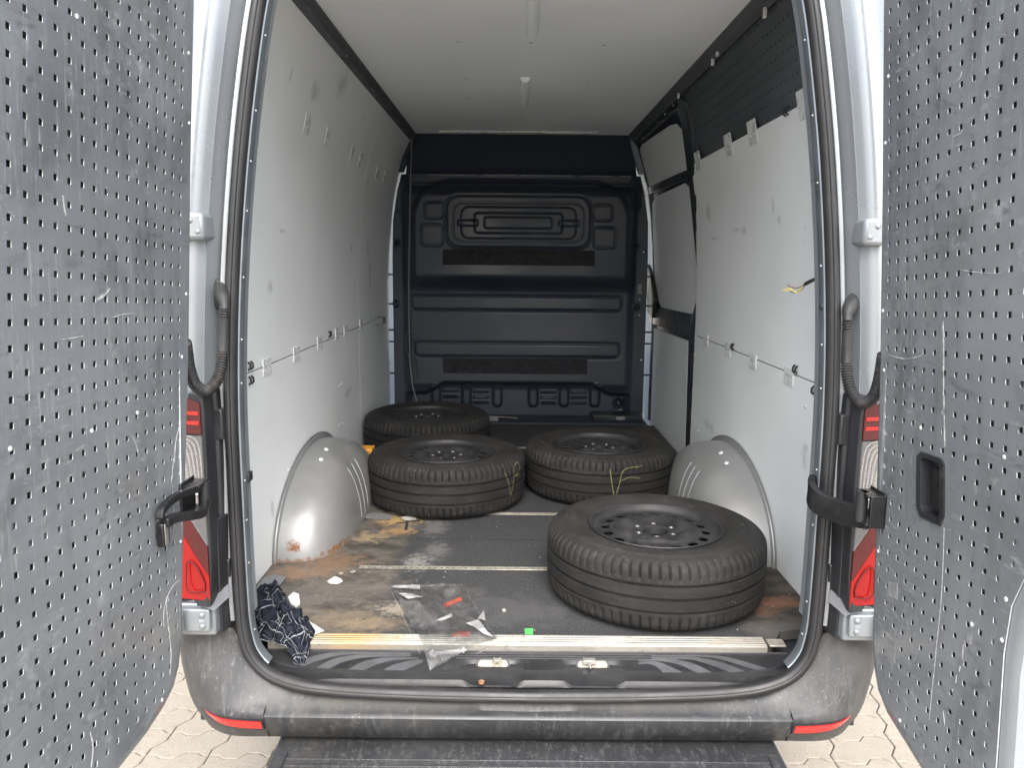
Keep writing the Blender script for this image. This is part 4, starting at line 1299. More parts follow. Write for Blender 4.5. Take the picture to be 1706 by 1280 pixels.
    mb = MB(); mb.tube([(s * .892, -.222, .118), (s * .892, -.222, .205)], .016, 12); vpart('hinge_pin', mb, 'paint', lf)
    for zz in (.150, .180):
        mb = MB(); mb.dome((s * .834, -.2005, zz), .0085, (0, -1, 0), .7, 10); vpart('hinge_bolt', mb, 'paint', lf)
    mb = MB(); mb.box(*sorted((s * .828, s * .842)), -.2012, -.199, .161, .170); vpart('hinge_stamp', mb, 'paint_in', lf)
    # upper hinge cover
    mb = MB(); mb.box(*sorted((s * .802, s * .858)), -.135, -.05, 1.122, 1.188); uh = vpart('hinge_cover', mb, 'paint', bevel=.010)
    for dx, dz in ((.818, 1.142), (.835, 1.168)):
        mb = MB(); mb.dome((s * dx, -.135, dz), .007, (0, -1, 0), .5, 12); vpart('hinge_bolt', mb, 'paint', uh)
tail_light(1); tail_light(-1)

# ================================================================== CABLE HOSES between body and doors
def hose(s, pts, elbow):
    P = catmull([at(u, v, y=y) for u, v, y in pts], 10)
    # resample evenly
    d = [0]
    for a, b in zip(P, P[1:]): d.append(d[-1] + (b - a).length)
    L = d[-1]; n = int(L / .00125); out = []; j = 0
    for i in range(n + 1):
        t = L * i / n
        while j < len(d) - 2 and d[j + 1] < t: j += 1
        q = (t - d[j]) / max(d[j + 1] - d[j], 1e-9); out.append(P[j].lerp(P[j + 1], q))
    rad = []
    for i in range(n + 1):
        t = L * i / n
        if .022 < t < .105: rad.append(.0135)
        else: rad.append(.0130 + .0022 * math.sin(2 * PI * t / .0068))
    mb = MB(); mb.tube(out, rad, 14)
    h = vpart('cable_hose', mb, 'rubber_hose', smooth=180)
    E = [at(u, v, y=y) for u, v, y in elbow]
    mb = MB(); mb.tube(catmull(E, 6), [(.012 + .006 * math.sin(PI * min(1, k / 14))) for k in range(len(catmull(E, 6)))], 14)
    vpart('hose_boot', mb, 'rubber_hose', h, smooth=180)
    c = at(elbow[0][0], elbow[0][1] + 14, y=-.060)
    mb = MB(); rings = []
    for k, (r_, yy) in enumerate(((.031, .01), (.031, -.006), (.024, -.010))):
        rings.append([(c.x + s * .004 + r_ * .62 * math.cos(2 * PI * i / 20), c.y + yy, c.z + r_ * 1.25 * math.sin(2 * PI * i / 20)) for i in range(20)])
    mb.loft(rings, closed=True, caps=True); vpart('hose_grommet', mb, 'rubber_hose', h)
hose(-1, [(374, 516, -.125), (373, 540, -.125), (372, 575, -.13), (370, 605, -.14), (361, 635, -.16), (343, 651, -.19), (325, 641, -.225), (315, 615, -.26), (311, 590, -.285), (308, 570, -.31)],
     [(366, 476, -.070), (369, 488, -.090), (373, 502, -.115), (374, 518, -.125)])
hose(1, [(1412, 536, -.125), (1412, 560, -.125), (1411, 595, -.13), (1411, 622, -.14), (1418, 652, -.16), (1436, 672, -.19), (1455, 662, -.225), (1464, 640, -.26), (1469, 615, -.285), (1473, 590, -.31)],
     [(1423, 494, -.070), (1419, 506, -.090), (1413, 521, -.115), (1412, 537, -.125)])

# ================================================================== REAR DOORS
AL = math.radians(3.6)
DY0 = -.36
def lean(b): return .045 * max(0.0, (b - .6) / 1.06) ** 1.3
def dmap(s):
    def f(a, b, w):
        y = DY0 - a * math.cos(AL) + b * math.sin(AL); z = a * math.sin(AL) + b * math.cos(AL)
        return Vector((s * (.790 - lean(b) + w), y, z))
    return f
def dinv(u, v, s):
    x = .79
    for _ in range(10):
        p = at(u, v, x=s * x)
        b = (p.y - DY0) * math.sin(AL) + p.z * math.cos(AL); x = .79 - lean(b)
    a = -((p.y - DY0) * math.cos(AL) - p.z * math.sin(AL))
    return a, b
def make_door(s, outline, hole0, skip, pitch=.0378, cuts=()):
    f = dmap(s)
    n = len(outline)
    ca = sum(p[0] for p in outline) / n; cb = sum(p[1] for p in outline) / n
    lo_a, hi_a = min(p[0] for p in outline), max(p[0] for p in outline)
    lo_b, hi_b = min(p[1] for p in outline), max(p[1] for p in outline)
    grow = lambda e: [(p[0] + e * (1 if p[0] > (lo_a + hi_a) / 2 else -1) * min(1, abs(p[0] - (lo_a + hi_a) / 2) / .18),
                       p[1] + e * (1 if p[1] > (lo_b + hi_b) / 2 else -1) * min(1, abs(p[1] - (lo_b + hi_b) / 2) / .6)) for p in outline]
    O, I = grow(.028), grow(-.055)
    mb = MB()
    mb.loft([[f(a, b, .075) for a, b in grow(.0)], [f(a, b, .066) for a, b in O], [f(a, b, .012) for a, b in O], [f(a, b, .004) for a, b in grow(.012)], [f(a, b, .0042) for a, b in I], [f(a, b, .03) for a, b in I]], closed=True)
    mb.f.append(tuple(range(n))); o5 = 5 * n; mb.f.append(tuple(range(o5, o5 + n)))
    door = vpart('rear_door', mb, 'paint', smooth=35)
    loops = [outline]
    i0 = int(-(hole0[0] - lo_a) / pitch) - 2; cnt = 0
    for i in range(-25, 40):
        for j in range(-60, 60):
            a, b = hole0[0] + i * pitch, hole0[1] + j * pitch
            if not (lo_a < a < hi_a and lo_b < b < hi_b) or not inside((a, b), outline) or edge_dist((a, b), outline) < .016: continue
            if any(k[0] < a < k[2] and k[1] < b < k[3] for k in skip): continue
            h = .0053
            loops.append([(a - h, b - h), (a + h, b - h), (a + h, b + h), (a - h, b + h)])
    loops += list(cuts)
    me = filled('perforated_panel', loops, f, .0022, 'perfo')
    me.materials.append(M['cut_edge'])
    for p in me.polygons:
        if abs(p.normal.x) < .5: p.material_index = 1
    pan = vpart('perforated_panel', me, None, door)
    # horizontal stiffeners of the door, close behind the sheet
    for b0, b1 in (((.585, .655) if s < 0 else (.80, .86)), (1.20, 1.235)):
        mb = MB(); mb.prism([(lo_a + .05, b0), (hi_a - .05, b0), (hi_a - .05, b1), (lo_a + .05, b1)], f, .005, .028); vpart('door_stiffener', mb, 'paint', door)
    return door, f, (lo_a, hi_a, lo_b, hi_b)
# left
Lh = [dinv(u, v, -1) for u, v in ((322, 0), (316, 300), (313, 600), (304, 900), (301, 1060), (297, 1100), (288, 1135), (272, 1167), (245, 1210), (190, 1280))]
Rh = [dinv(u, v, 1) for u, v in ((1474, 0), (1472, 300), (1468, 600), (1460, 900), (1456, 1060), (1458, 1100), (1465, 1140), (1480, 1178), (1540, 1280))]
ba = Lh[-1]
Lo = [(Lh[0][0] - .02, Lh[0][1] + .16)] + Lh + [(.66, ba[1] - .0), (.73, ba[1] + .06), (.745, ba[1] + .3), (.745, Lh[0][1] + .10), (.67, Lh[0][1] + .18)]
skipL = []
ldoor, lf_, lb = make_door(-1, Lo, dinv(302, 206, -1), skipL)
bb = Rh[-1]
fr_ = [dinv(u, v, 1) for u, v in ((1659, 1280), (1667, 1165), (1672, 1090), (1685, 1010), (1706, 965))]
Ro = [(Rh[0][0] - .02, Rh[0][1] + .16)] + Rh + [(fr_[0][0] - .02, bb[1] - .005), (fr_[0][0], bb[1] + .03)] + fr_ + [(fr_[-1][0] + .05, fr_[-1][1] + .05), (fr_[-1][0] + .075, fr_[-1][1] + .2), (fr_[-1][0] + .075, Rh[0][1] + .10), (fr_[-1][0], Rh[0][1] + .18)]
hb0, hb1 = dinv(1518, 740, 1), dinv(1584, 890, 1)
skipR = [(min(hb0[0], hb1[0]), min(hb0[1], hb1[1]), max(hb0[0], hb1[0]), max(hb0[1], hb1[1]))]
hp = [(1530, 760), (1537, 753), (1570, 765), (1575, 775), (1574, 862), (1568, 877), (1535, 861), (1529, 845)]
rdoor, rf_, rb_ = make_door(1, Ro, dinv(1480, 523, 1), skipR, cuts=[[dinv(u, v, 1) for u, v in hp]])
# door frame beyond the sheet on the right (painted shell corner)
def drivet(door, s, u, v, r=.0046):
    a, b = dinv(u, v, s); f = dmap(s)
    c = f(a, b, 0)
    mb = MB(); mb.dome(c, r, (-s, 0, 0), .55, 10); vpart('rivet', mb, 'rivet', door)
for u, v in ((314, 88), (315, 205), (310, 490), (303, 595), (302, 772), (301, 903), (270, 1167), (17, 748), (153, 718), (128, 440 if False else 27), (229, 688)): drivet(ldoor, -1, u, v)
for u, v in ((1480, 127), (1475, 238), (1471, 518), (1473, 617), (1534, 713), (1673, 762), (1676, 999), (1467, 791), (1463, 919), (1499, 1201), (1669, 1067), (1619, 1041)): drivet(rdoor, 1, u, v)
# handle recess in the right door
def px_poly(s, px, f, w): return [f(*dinv(u, v, s), w) for u, v in px]
hi = [(1536, 768), (1541, 762), (1566, 772), (1569, 780), (1568, 856), (1564, 866), (1539, 853), (1536, 842)]
mb = MB(); mb.loft([px_poly(1, hp, rf_, .001), px_poly(1, hp, rf_, -.004), px_poly(1, hi, rf_, -.004), px_poly(1, hi, rf_, .024)], closed=True)
n = len(hi); mb.f.append(tuple(range(3 * n, 4 * n)))
hr = vpart('handle_recess', mb, 'black', rdoor, smooth=30)
gp = [(1549, 782), (1553, 778), (1561, 781), (1563, 786), (1562, 845), (1558, 850), (1550, 846), (1548, 838)]
mb = MB(); mb.loft([px_poly(1, gp, rf_, .022), px_poly(1, gp, rf_, .004)], closed=True, caps=True); vpart('door_handle', mb, 'black_gloss', rdoor, bevel=.003)
# check-strap brackets and arms
def arm(name, pts, hw, th, m, parent=None):
    P = catmull([Vector(p) for p in pts], 6); rings = []
    for i, p in enumerate(P):
        t = (P[min(i + 1, len(P) - 1)] - P[max(i - 1, 0)]).normalized()
        up = Vector((0, 0, 1)); sd_ = t.cross(up).normalized(); up2 = sd_.cross(t)
        k = hw(i / (len(P) - 1)) if callable(hw) else hw
        rings.append([p + up2 * k - sd_ * th, p + up2 * k + sd_ * th, p - up2 * k + sd_ * th, p - up2 * k - sd_ * th])
    mb = MB(); mb.loft(rings, closed=True, caps=True)
    return vpart(name, mb, m, parent, bevel=.003)
arm('check_arm', [at(1356, 800, y=-.105), at(1352, 818, y=-.13), at(1360, 834, y=-.16), at(1385, 848, y=-.20), at(1418, 858, y=-.25), at(1448, 866, y=-.30)], lambda t: .024 + .006 * math.sin(PI * t), .009, 'black_gloss')
pa, pb_ = dinv(1472, 850, 1)
c = rf_(pa, pb_, 0)
mb = MB(); mb.box(c.x - .036, c.x - .001, c.y - .014, c.y - .010, c.z - .040, c.z + .036); mb.box(c.x - .006, c.x - .001, c.y - .014, c.y + .060, c.z - .042, c.z + .040)
mb.box(c.x - .040, c.x - .002, c.y - .005, c.y + .055, c.z + .028, c.z + .034); mb.box(c.x - .040, c.x - .002, c.y - .005, c.y + .055, c.z - .038, c.z - .032)
ck = vpart('check_bracket', mb, 'black_gloss', rdoor, bevel=.002)
mb = MB(); mb.tube([c + Vector((-.036, .03, -.036)), c + Vector((-.036, .03, .034))], .013, 14); vpart('bracket_pin', mb, 'black', rdoor)
for dz in (-.024, -.008, .010, .022):
    mb = MB(); mb.dome(c + Vector((-.006, -.004 + .014 * (dz > 0), dz)), .006, (-1, 0, 0), .8); vpart('bracket_bolt', mb, 'rust', rdoor)
pa, pb_ = dinv(308, 828, -1)
c = lf_(pa, pb_, 0)
mb = MB(); mb.box(c.x + .001, c.x + .006, c.y - .03, c.y + .045, c.z - .040, c.z + .038); mb.box(c.x + .002, c.x + .042, c.y - .02, c.y + .045, c.z + .024, c.z + .031); mb.box(c.x + .002, c.x + .042, c.y - .02, c.y + .045, c.z - .036, c.z - .030)
vpart('check_bracket', mb, 'black_gloss', ldoor, bevel=.002)
mb = MB(); mb.tube([c + Vector((.036, .02, -.034)), c + Vector((.036, .02, .030))], .013, 14); vpart('bracket_pin', mb, 'black', ldoor)
e0 = lf_(*dinv(298, 855, -1), -.05); e1 = lf_(*dinv(272, 862, -1), -.03); e2 = lf_(*dinv(258, 872, -1), -.02); e3 = lf_(*dinv(260, 898, -1), -.022)
arm('check_arm', [c + Vector((.036, .02, -.02)), e0, e1, e2], .010, .009, 'black_gloss', ldoor)
arm('check_arm', [c + Vector((.036, .0, .022)), lf_(*dinv(278, 828, -1), -.02), lf_(*dinv(258, 848, -1), -.016), lf_(*dinv(254, 866, -1), -.016)], .008, .008, 'black_gloss', ldoor)
mb = MB(); cc = lf_(*dinv(262, 888, -1), -.012); mb.box(cc.x - .008, cc.x + .008, cc.y - .014, cc.y + .016, cc.z - .028, cc.z + .024); vpart('arm_end', mb, 'black_gloss', ldoor, bevel=.004)
mb = MB(); mb.box(cc.x + .0085, cc.x + .0105, cc.y - .012, cc.y + .004, cc.z - .024, cc.z + .022); vpart('arm_plate', mb, 'bolt', ldoor, bevel=.001)
# dried paint runs and scratches standing on the door sheets
def run(door, s, pts, w, m='drip'):
    f = dmap(s); P = catmull([(*dinv(u, v, s), 0) for u, v in pts], 5); rr = []
    for i, p in enumerate(P):
        t = (P[min(i + 1, len(P) - 1)] - P[max(0, i - 1)]).normalized(); nn = Vector((-t.y, t.x, 0))
        k = w * .55 * (.25 + 1.3 * abs(mnoise.noise(Vector((i * .45, pts[0][0] * .1, w * 900))))) * (1 if 0 < i < len(P) - 1 else .4)
        q0, q1 = p + nn * k, p - nn * k
        rr.append([f(q0.x, q0.y, .0), f(q0.x, q0.y, -.0006), f(q1.x, q1.y, -.0006), f(q1.x, q1.y, 0)])
    mb = MB(); mb.loft(rr); vpart('paint_run', mb, m, door, smooth=0)
for pts, w in (([(300, 965), (288, 978), (278, 1000), (280, 1040), (285, 1085), (283, 1125)], .003), ([(278, 995), (273, 1020), (273, 1045)], .002), ([(302, 700), (293, 735), (291, 770)], .004),
               ([(290, 760), (286, 800), (288, 812)], .002), ([(105, 325), (107, 345), (110, 360)], .0035),
               ([(162, 500), (178, 488), (183, 480)], .004), ([(150, 1220), (155, 1245), (152, 1280)], .004),
               ([(220, 725), (228, 745), (230, 760)], .003), ([(185, 530), (205, 524), (225, 522)], .0022), ([(95, 566), (118, 564), (138, 560)], .0022)): run(ldoor, -1, pts, w)
for pts, w in (([(1571, 535), (1572, 580), (1572, 640), (1573, 700), (1574, 745)], .0045), ([(1573, 880), (1571, 940), (1568, 1000), (1562, 1060), (1555, 1130), (1548, 1200)], .002),
               ([(1605, 1075), (1603, 1100)], .003), ([(1600, 1110), (1598, 1120)], .003), ([(1594, 1125), (1592, 1140)], .003), ([(1588, 1148), (1586, 1155)], .0025),
               ([(1600, 450), (1640, 455), (1672, 456)], .002), ([(1590, 140), (1600, 128), (1602, 118)], .003), ([(1588, 228), (1600, 222), (1604, 214)], .003), ([(1588, 245), (1602, 240)], .003),
               ([(1480, 592), (1510, 598), (1540, 592)], .003), ([(1571, 1185), (1574, 1210)], .003)): run(rdoor, 1, pts, w)
for px in ([(1480, 968), (1495, 972), (1495, 1000), (1480, 994)], [(1476, 1054), (1492, 1070), (1491, 1080), (1477, 1064)], [(1476, 1072), (1491, 1086), (1491, 1106), (1475, 1092)], [(1612, 1056), (1619, 1058), (1618, 1076), (1611, 1072)]):
    f = rf_; mb = MB(); A = px_poly(1, px, f, .0); B = px_poly(1, px, f, -.0007); mb.loft([A, B], closed=True, caps=True); vpart('sticker', mb, 'sticker', rdoor, smooth=0)

# latch stub on the left flange, loose cable on the right
c = at(410, 795, y=-.045); mb = MB(); mb.box(c.x - .012, c.x + .012, c.y - .012, c.y + .02, c.z - .013, c.z + .013); vpart('latch_stub', mb, 'black', bevel=.003)
c = at(1371, 511, y=-.05); mb = MB(); mb.dome(c, .011, (-1, -.4, 0), .8, 12); vpart('rubber_stop', mb, 'black')
g0 = at(1368, 462, y=.02); cp = [g0, at(1356, 466, y=.10), at(1342, 473, y=.16)]
mb = MB(); mb.tube(catmull(cp, 6), .0055, 8); lc = vpart('loose_cable', mb, 'black')
for pts, m in (([(1342, 473), (1336, 480), (1328, 486), (1318, 484), (1308, 485)], 'amber_wire'), ([(1342, 474), (1335, 483), (1325, 488), (1316, 486)], 'blue_wire'), ([(1342, 472), (1334, 478), (1326, 480), (1316, 478), (1312, 474)], 'brown_wire'), ([(1338, 478), (1328, 488), (1316, 481), (1304, 484)], 'amber_wire')):
    mb = MB(); mb.tube(catmull([at(u, v, y=.16 + .02 * i) for i, (u, v) in enumerate(pts)], 5), .0016, 6); vpart('wire', mb, m, lc)
c = at(1358, 280, y=.02); mb = MB(); mb.box(c.x - .004, c.x + .008, c.y, c.y + .01, c.z - .025, c.z + .025); vpart('green_tab', mb, 'green')

# ================================================================== LOOSE WHEELS lying on the load floor
def tyre_mesh():
    N, SUB = 76, 6
    NS = N * SUB
    half = [  # (r, z, shoulder sipe depth)
        (.2125, .080, 0), (.2135, .094, 0), (.218, .1005, 0), (.226, .1035, 0), (.2275, .1050, 0), (.245, .1100, 0), (.247, .1112, 0), (.258, .1145, 0), (.262, .1152, 0), (.266, .1165, 0), (.285, .1172, 0), (.290, .1165, 0),
        (.292, .1176, 0), (.303, .1166, 0), (.306, .1145, 0), (.318, .1108, 0), (.328, .1065, .0), (.333, .1040, .0040), (.340, .0985, .0065), (.346, .0925, .0080), (.3505, .0850, .0080), (.3528, .0760, .0080), (.3540, .0670, .0075),
        (.3547, .0580, .0040), (.3550, .0520, 0), (.3550, .0455, 0), (.3535, .0447, 0), (.3460, .0440, 0), (.3455, .0372, 0), (.3540, .0364, 0), (.3556, .0356, 0), (.3558, .0240, 0), (.3560, .0120, 0), (.3560, .0055, 0), (.3545, .0048, 0), (.3465, .0042, 0)]
    prof = half + [(r, -z, d) for r, z, d in reversed(half)]
    rings = []
    for k in range(NS):
        rg = []
        for r, z, d in prof:
            tw = -z * .10                      # sipes lean a little round the tread
            a = 2 * PI * k / NS + (tw if d else 0)
            rr = r - (d if k % SUB == 0 else 0) - (.0012 if d and k % SUB in (1, 5) else 0)
            rg.append((rr * math.cos(a), rr * math.sin(a), z + .1176))
        rings.append(rg)
    mb = MB(); mb.loft(rings, loop=True)
    # sparse secondary sipes are left to the surface; blocks moulded on the side wall
    return mb
def rim_mesh():
    mb = MB(); n = 96
    # flange and barrel
    mb.lathe([(.2140, .080), (.2150, .0985), (.2190, .1045), (.2165, .1080), (.2110, .1050), (.2080, .0960), (.2040, .0900), (.2030, .0890), (.1990, .0850), (.1940, .0825), (.1870, .0820), (.1820, .0835)], n)
    mb.lathe([(.1820, .0835), (.184, .02), (.190, -.06), (.205, -.09), (.2150, -.0985), (.2190, -.1045), (.2165, -.1080), (.2110, -.1050)], 64)
    # disc: vent band between r=.140 and .182 with openings, then the hat
    def zr(r, a=0):
        base = interp(r, [(.040, .080), (.046, .0830), (.080, .0840), (.100, .0930), (.118, .0955), (.128, .0935), (.134, .0890), (.140, .0880), (.160, .0865), (.182, .0835)])
        lob = .006 * math.cos(6 * a) * sstep(r, .062, .10) * (1 - sstep(r, .112, .132))
        return base + lob
    NV = 16; K = 6
    r0, r1 = .140, .182
    for s in range(NV):
        a0 = 2 * PI * s / NV; aw = 2 * PI / NV
        sq = []
        for i in range(K): sq.append((i / K, 0))
        for i in range(K): sq.append((1, i / K))
        for i in range(K): sq.append((1 - i / K, 1))
        for i in range(K): sq.append((0, 1 - i / K))
        outer, inner, low = [], [], []
        for t, q in sq:
            a, r = a0 + t * aw, r0 + q * (r1 - r0)
            outer.append((r * math.cos(a), r * math.sin(a), zr(r, a)))
            dx, dy = t - .5, q - .5
            m_ = max(abs(dx), abs(dy)); ln = math.hypot(dx, dy); 
            ex, ey = dx / ln * .31, dy / ln * .40
            # flat-bottomed (D-shaped) opening
            if ey < 0: ey = max(ey, -.26)
            a, r = a0 + (.5 + ex) * aw, r0 + (.5 + ey) * (r1 - r0)
            inner.append((r * math.cos(a), r * math.sin(a), zr(r, a) + .0008)); low.append((r * math.cos(a), r * math.sin(a), zr(r, a) - .003))
        mb.loft([outer, inner, low], closed=True)
    rl = [.042, .046, .053, .075, .085, .095, .105, .115, .122, .128, .134, .140]
    rings = []
    for k in range(n):
        a = 2 * PI * k / n
        rings.append([(.042 * math.cos(a), .042 * math.sin(a), .055)] + [(r * math.cos(a), r * math.sin(a), zr(r, a)) for r in rl])
    # annulus without the bolt ring (.053-.075), which is built with holes below
    o = len(mb.v); nr = len(rings[0])
    for r in rings: mb.v += r
    for k in range(n):
        a, b = o + k * nr, o + ((k + 1) % n) * nr
        for j in range(nr - 1):
            if j == 3: continue
            mb.f.append((a + j, a + j + 1, b + j + 1, b + j))
    for s in range(6):
        a0 = 2 * PI * (s - .5) / 6; aw = PI / 3; K2 = 16; sq = []
        for i in range(K2): sq.append((i / K2, 0))
        sq.append((1, 0))
        for i in range(K2): sq.append((1 - i / K2, 1))
        sq.append((0, 1))
        outer, inner, low = [], [], []
        for t, q in sq:
            a, r = a0 + t * aw, .053 + q * .022
            outer.append((r * math.cos(a), r * math.sin(a), zr(r, a)))
            dx, dy = (t - .5) * aw * .064, (q - .5) * .022
            ln = math.hypot(dx, dy); ca = a0 + .5 * aw
            px, py = .064 * math.cos(ca), .064 * math.sin(ca)
            ux, uy = -math.sin(ca), math.cos(ca)
            kx, ky = dx / ln * .0075, dy / ln * .0075
            X_, Y_ = px + ux * kx + math.cos(ca) * ky, py + uy * kx + math.sin(ca) * ky
            inner.append((X_, Y_, .0838)); low.append((X_ - (X_ - px) * .25, Y_ - (Y_ - py) * .25, .0765))
        mb.loft([outer, inner, low], closed=True)
    v0 = mb.v
    mb.v = [(x, y, z + .1176) for x, y, z in v0]
    return mb
TY = tyre_mesh().mesh('tyre'); finish(TY, 'tyre', 28)
RM = rim_mesh().mesh('rim'); finish(RM, 'rim', 35)
def glint_mesh(a):                             # bright chamfer added to stand for light showing at one bolt hole
    px, py = .064 * math.cos(a), .064 * math.sin(a)
    mb = MB(); mb.lathe([(.0062, .0785), (.0078, .0846), (.0086, .0848)], 12, (px, py, .1176))
    return mb
GLINTS = [glint_mesh(PI / 3 * k).mesh('bolt_hole_glint') for k in range(6)]
for q in GLINTS: finish(q, 'bolt', 30)
def embossed(a0, n_, r_, h_, rnd):            # moulded block lettering bands on the side wall, one joined row each
    out = []
    for k in range(n_):
        mb = MB()
        a = a0 + k * .082 * (h_ / .014 * .6 + .4); da = .022 * (h_ / .014 * .6 + .4) * rnd.uniform(.7, 1.2)
        zt = .2356 if r_ < .29 else .2350
        zb = zt - .0025
        q = [((r_ + s2 * h_ / 2) * math.cos(a + s1 * da), (r_ + s2 * h_ / 2) * math.sin(a + s1 * da)) for s1, s2 in ((-1, -1), (1, -1), (1, 1), (-1, 1))]
        mb.add([(x, y, zb) for x, y in q] + [(x, y, zt + .0007 - .0012 * (abs(math.hypot(x, y) - .28) > .012)) for x, y in q], [(4, 5, 6, 7), (0, 1, 5, 4), (1, 2, 6, 5), (2, 3, 7, 6), (3, 0, 4, 7)])
        me = mb.mesh('moulded_block'); finish(me, 'tyre', 0); out.append(me)
    return out
_r3 = random.Random(3)
EM = []
for q in ((.25, 9, .277, .014), (3.4, 9, .277, .014), (1.9, 5, .262, .007), (5.1, 6, .262, .007)): EM += embossed(*q, _r3)
def chalk(strokes):                           # strokes: lists of (angle, height) on the tread
    mb = MB()
    for st in strokes:
        P = catmull([(a, z, 0) for a, z in st], 6)
        rr = []
        for i, p in enumerate(P):
            t = (P[min(i + 1, len(P) - 1)] - P[max(0, i - 1)]); t = Vector((t.x * .356, t.y, 0)).normalized()
            nn = Vector((-t.y / .356, t.x, 0)) * .0014
            q = []
            for s_ in (1, -1):
                a, z = p.x + nn.x * s_, p.y + nn.y * s_
                zz = abs(z - .1176); R = interp(zz, [(0, .3568), (.05, .3560), (.067, .3550), (.085, .3515), (.0985, .341)])
                q.append((R * math.cos(a), R * math.sin(a), z))
            rr.append(q)
        mb.loft(rr)
    return mb
LW = [
    ('worn tyre on black steel rim lying beside the aluminium sill strip', (.428, .400), 2.1, None),
    ('tyre on black steel rim with yellow chalk V, lying next to the orange box', (-.345, 1.380), .7,
     [[(-PI / 2 + .85, .185), (-PI / 2 + .93, .13), (-PI / 2 + .97, .075), (-PI / 2 + 1.02, .13), (-PI / 2 + 1.05, .20)], [(-PI / 2 + 1.05, .20), (-PI / 2 + 1.18, .205), (-PI / 2 + 1.2, .17), (-PI / 2 + 1.06, .155), (-PI / 2 + 1.2, .15)]]),
    ('tyre on black steel rim with long yellow chalk check mark, beside the sliding door', (.372, 1.560), 3.0,
     [[(-PI / 2 + .02, .19), (-PI / 2 + .05, .12), (-PI / 2 + .09, .065), (-PI / 2 + .14, .12), (-PI / 2 + .20, .185), (-PI / 2 + .45, .195)], [(-PI / 2 + .15, .135), (-PI / 2 + .28, .15), (-PI / 2 + .42, .14)]]),
    ('dusty tyre lying flat in the dark corner under the hanging cable', (-.530, 2.262), 4.4, None)]
for lab, (x, y), rz, ch in LW:
    t = thing('spare_wheel', (x, y, F + .0005), lab, 'wheel', 'loose wheels lying in the load bay')
    o = bpy.data.objects.new('tyre', TY); link(o, t); o.rotation_euler.z = rz
    for q in EM:
        e = bpy.data.objects.new('moulded_block', q); link(e, o)
    r = bpy.data.objects.new('rim', RM); link(r, t); r.rotation_euler.z = rz * 1.7
    for q in GLINTS:
        b = bpy.data.objects.new('bolt_hole_glint', q); link(b, r)
    if ch:
        mb = chalk(ch); obj('chalk_mark', mb, 'yellow', t, smooth=0)

# ================================================================== LITTER ON THE FLOOR
def fl(u, v, z=0): return at(u, v, z=z)
# clear plastic bag, draped from the floor over the sill strip and down on the tread
bagt = thing('plastic_bag', (-.20, .12, F), 'clear plastic bag with red slips draped over the aluminium sill strip', 'bag')
def under(x, y):                            # height of what lies below
    if y > .06: return .0025
    if y > -.004: return .0105
    return max(TZ + TK * y + .006, -.05) + .004
def bag_pt(s, t, layer):
    c = [at(650, 979, z=.0), at(772, 976, z=.0), at(828, 1066, z=.008), at(716, 1117, z=-.030)]
    p = (c[0].lerp(c[1], s)).lerp(c[3].lerp(c[2], s), t)
    nz = mnoise.noise(Vector((s * 3.1 + 7, t * 3.7, layer * 5))) * .006 + abs(mnoise.noise(Vector((s * 7 + t * 4, t * 6 - s * 5, layer * 3 + 2)))) * .010
    z = max(0, nz) * (math.sin(PI * min(1, max(0, s))) * .8 + .2)
    # bridges the drop at the sill
    y = p.y
    base = .0025 if y > .065 else .0105 if y > .0 else .0105 + (y) * .52
    return (p.x + .004 * mnoise.noise(Vector((t * 5, layer, 1))), y, base + z + layer * .004)
for layer in (0, 1):
    n = 36; rings = [[bag_pt(i / n, j / n, layer) for i in range(n + 1)] for j in range(n + 1)]
    mb = MB(); mb.v = [(x + .20, y - .12, z) for r in rings for x, y, z in r]
    mb.f = [(j * (n + 1) + i, j * (n + 1) + i + 1, (j + 1) * (n + 1) + i + 1, (j + 1) * (n + 1) + i) for j in range(n) for i in range(n)]
    obj('film', mb, 'bag', bagt, smooth=180)
def film_piece(pxs, lift, m, name='crease_glare'):
    mb = MB(); P = []
    for u, v in pxs:
        p = at(u, v, z=.02)
        base = .0025 if p.y > .065 else .0105 if p.y > .0 else .0105 + p.y * .52
        p = at(u, v, z=base + .012)
        P.append((p.x + .20, p.y - .12, p.z + lift * random.uniform(.6, 1.2)))
    n = len(P)
    mb.add(P, [tuple(range(n))])
    bm_ = mb
    return obj(name, bm_, m, bagt, smooth=0)
for pxs in ([(653, 977), (700, 976), (700, 983), (654, 981)], [(664, 990), (676, 990), (706, 996), (680, 1000), (672, 995)], [(726, 1036), (752, 1024), (754, 1029), (740, 1035)],
            [(776, 1040), (797, 1034), (812, 1054), (823, 1064), (806, 1058), (790, 1046)], [(796, 1032), (806, 1018), (809, 1036)]):
    film_piece(pxs, .003, 'bag_white')  # white pieces paint the highlights on the film's creases
cp = [at(u, v, z=.004) for u, v in ((650, 979), (690, 977), (730, 978), (772, 974))]
for a, b in (((650, 980), (712, 1117)), ((718, 1118), (786, 1093)), ((770, 976), (826, 1064)), ((786, 1094), (814, 1080)), ((650, 979), (770, 975))):
    P = []
    for k in range(9):
        u, v = a[0] + (b[0] - a[0]) * k / 8, a[1] + (b[1] - a[1]) * k / 8
        p = at(u, v, z=.006)
        base = .005 if p.y > .065 else .0135 if p.y > .0 else .0135 + p.y * .52
        p = at(u, v, z=base); P.append((p.x + .20, p.y - .12, p.z))
    mb = MB(); mb.tube(P, .0004, 5); obj('film_edge', mb, 'bag_white', bagt)
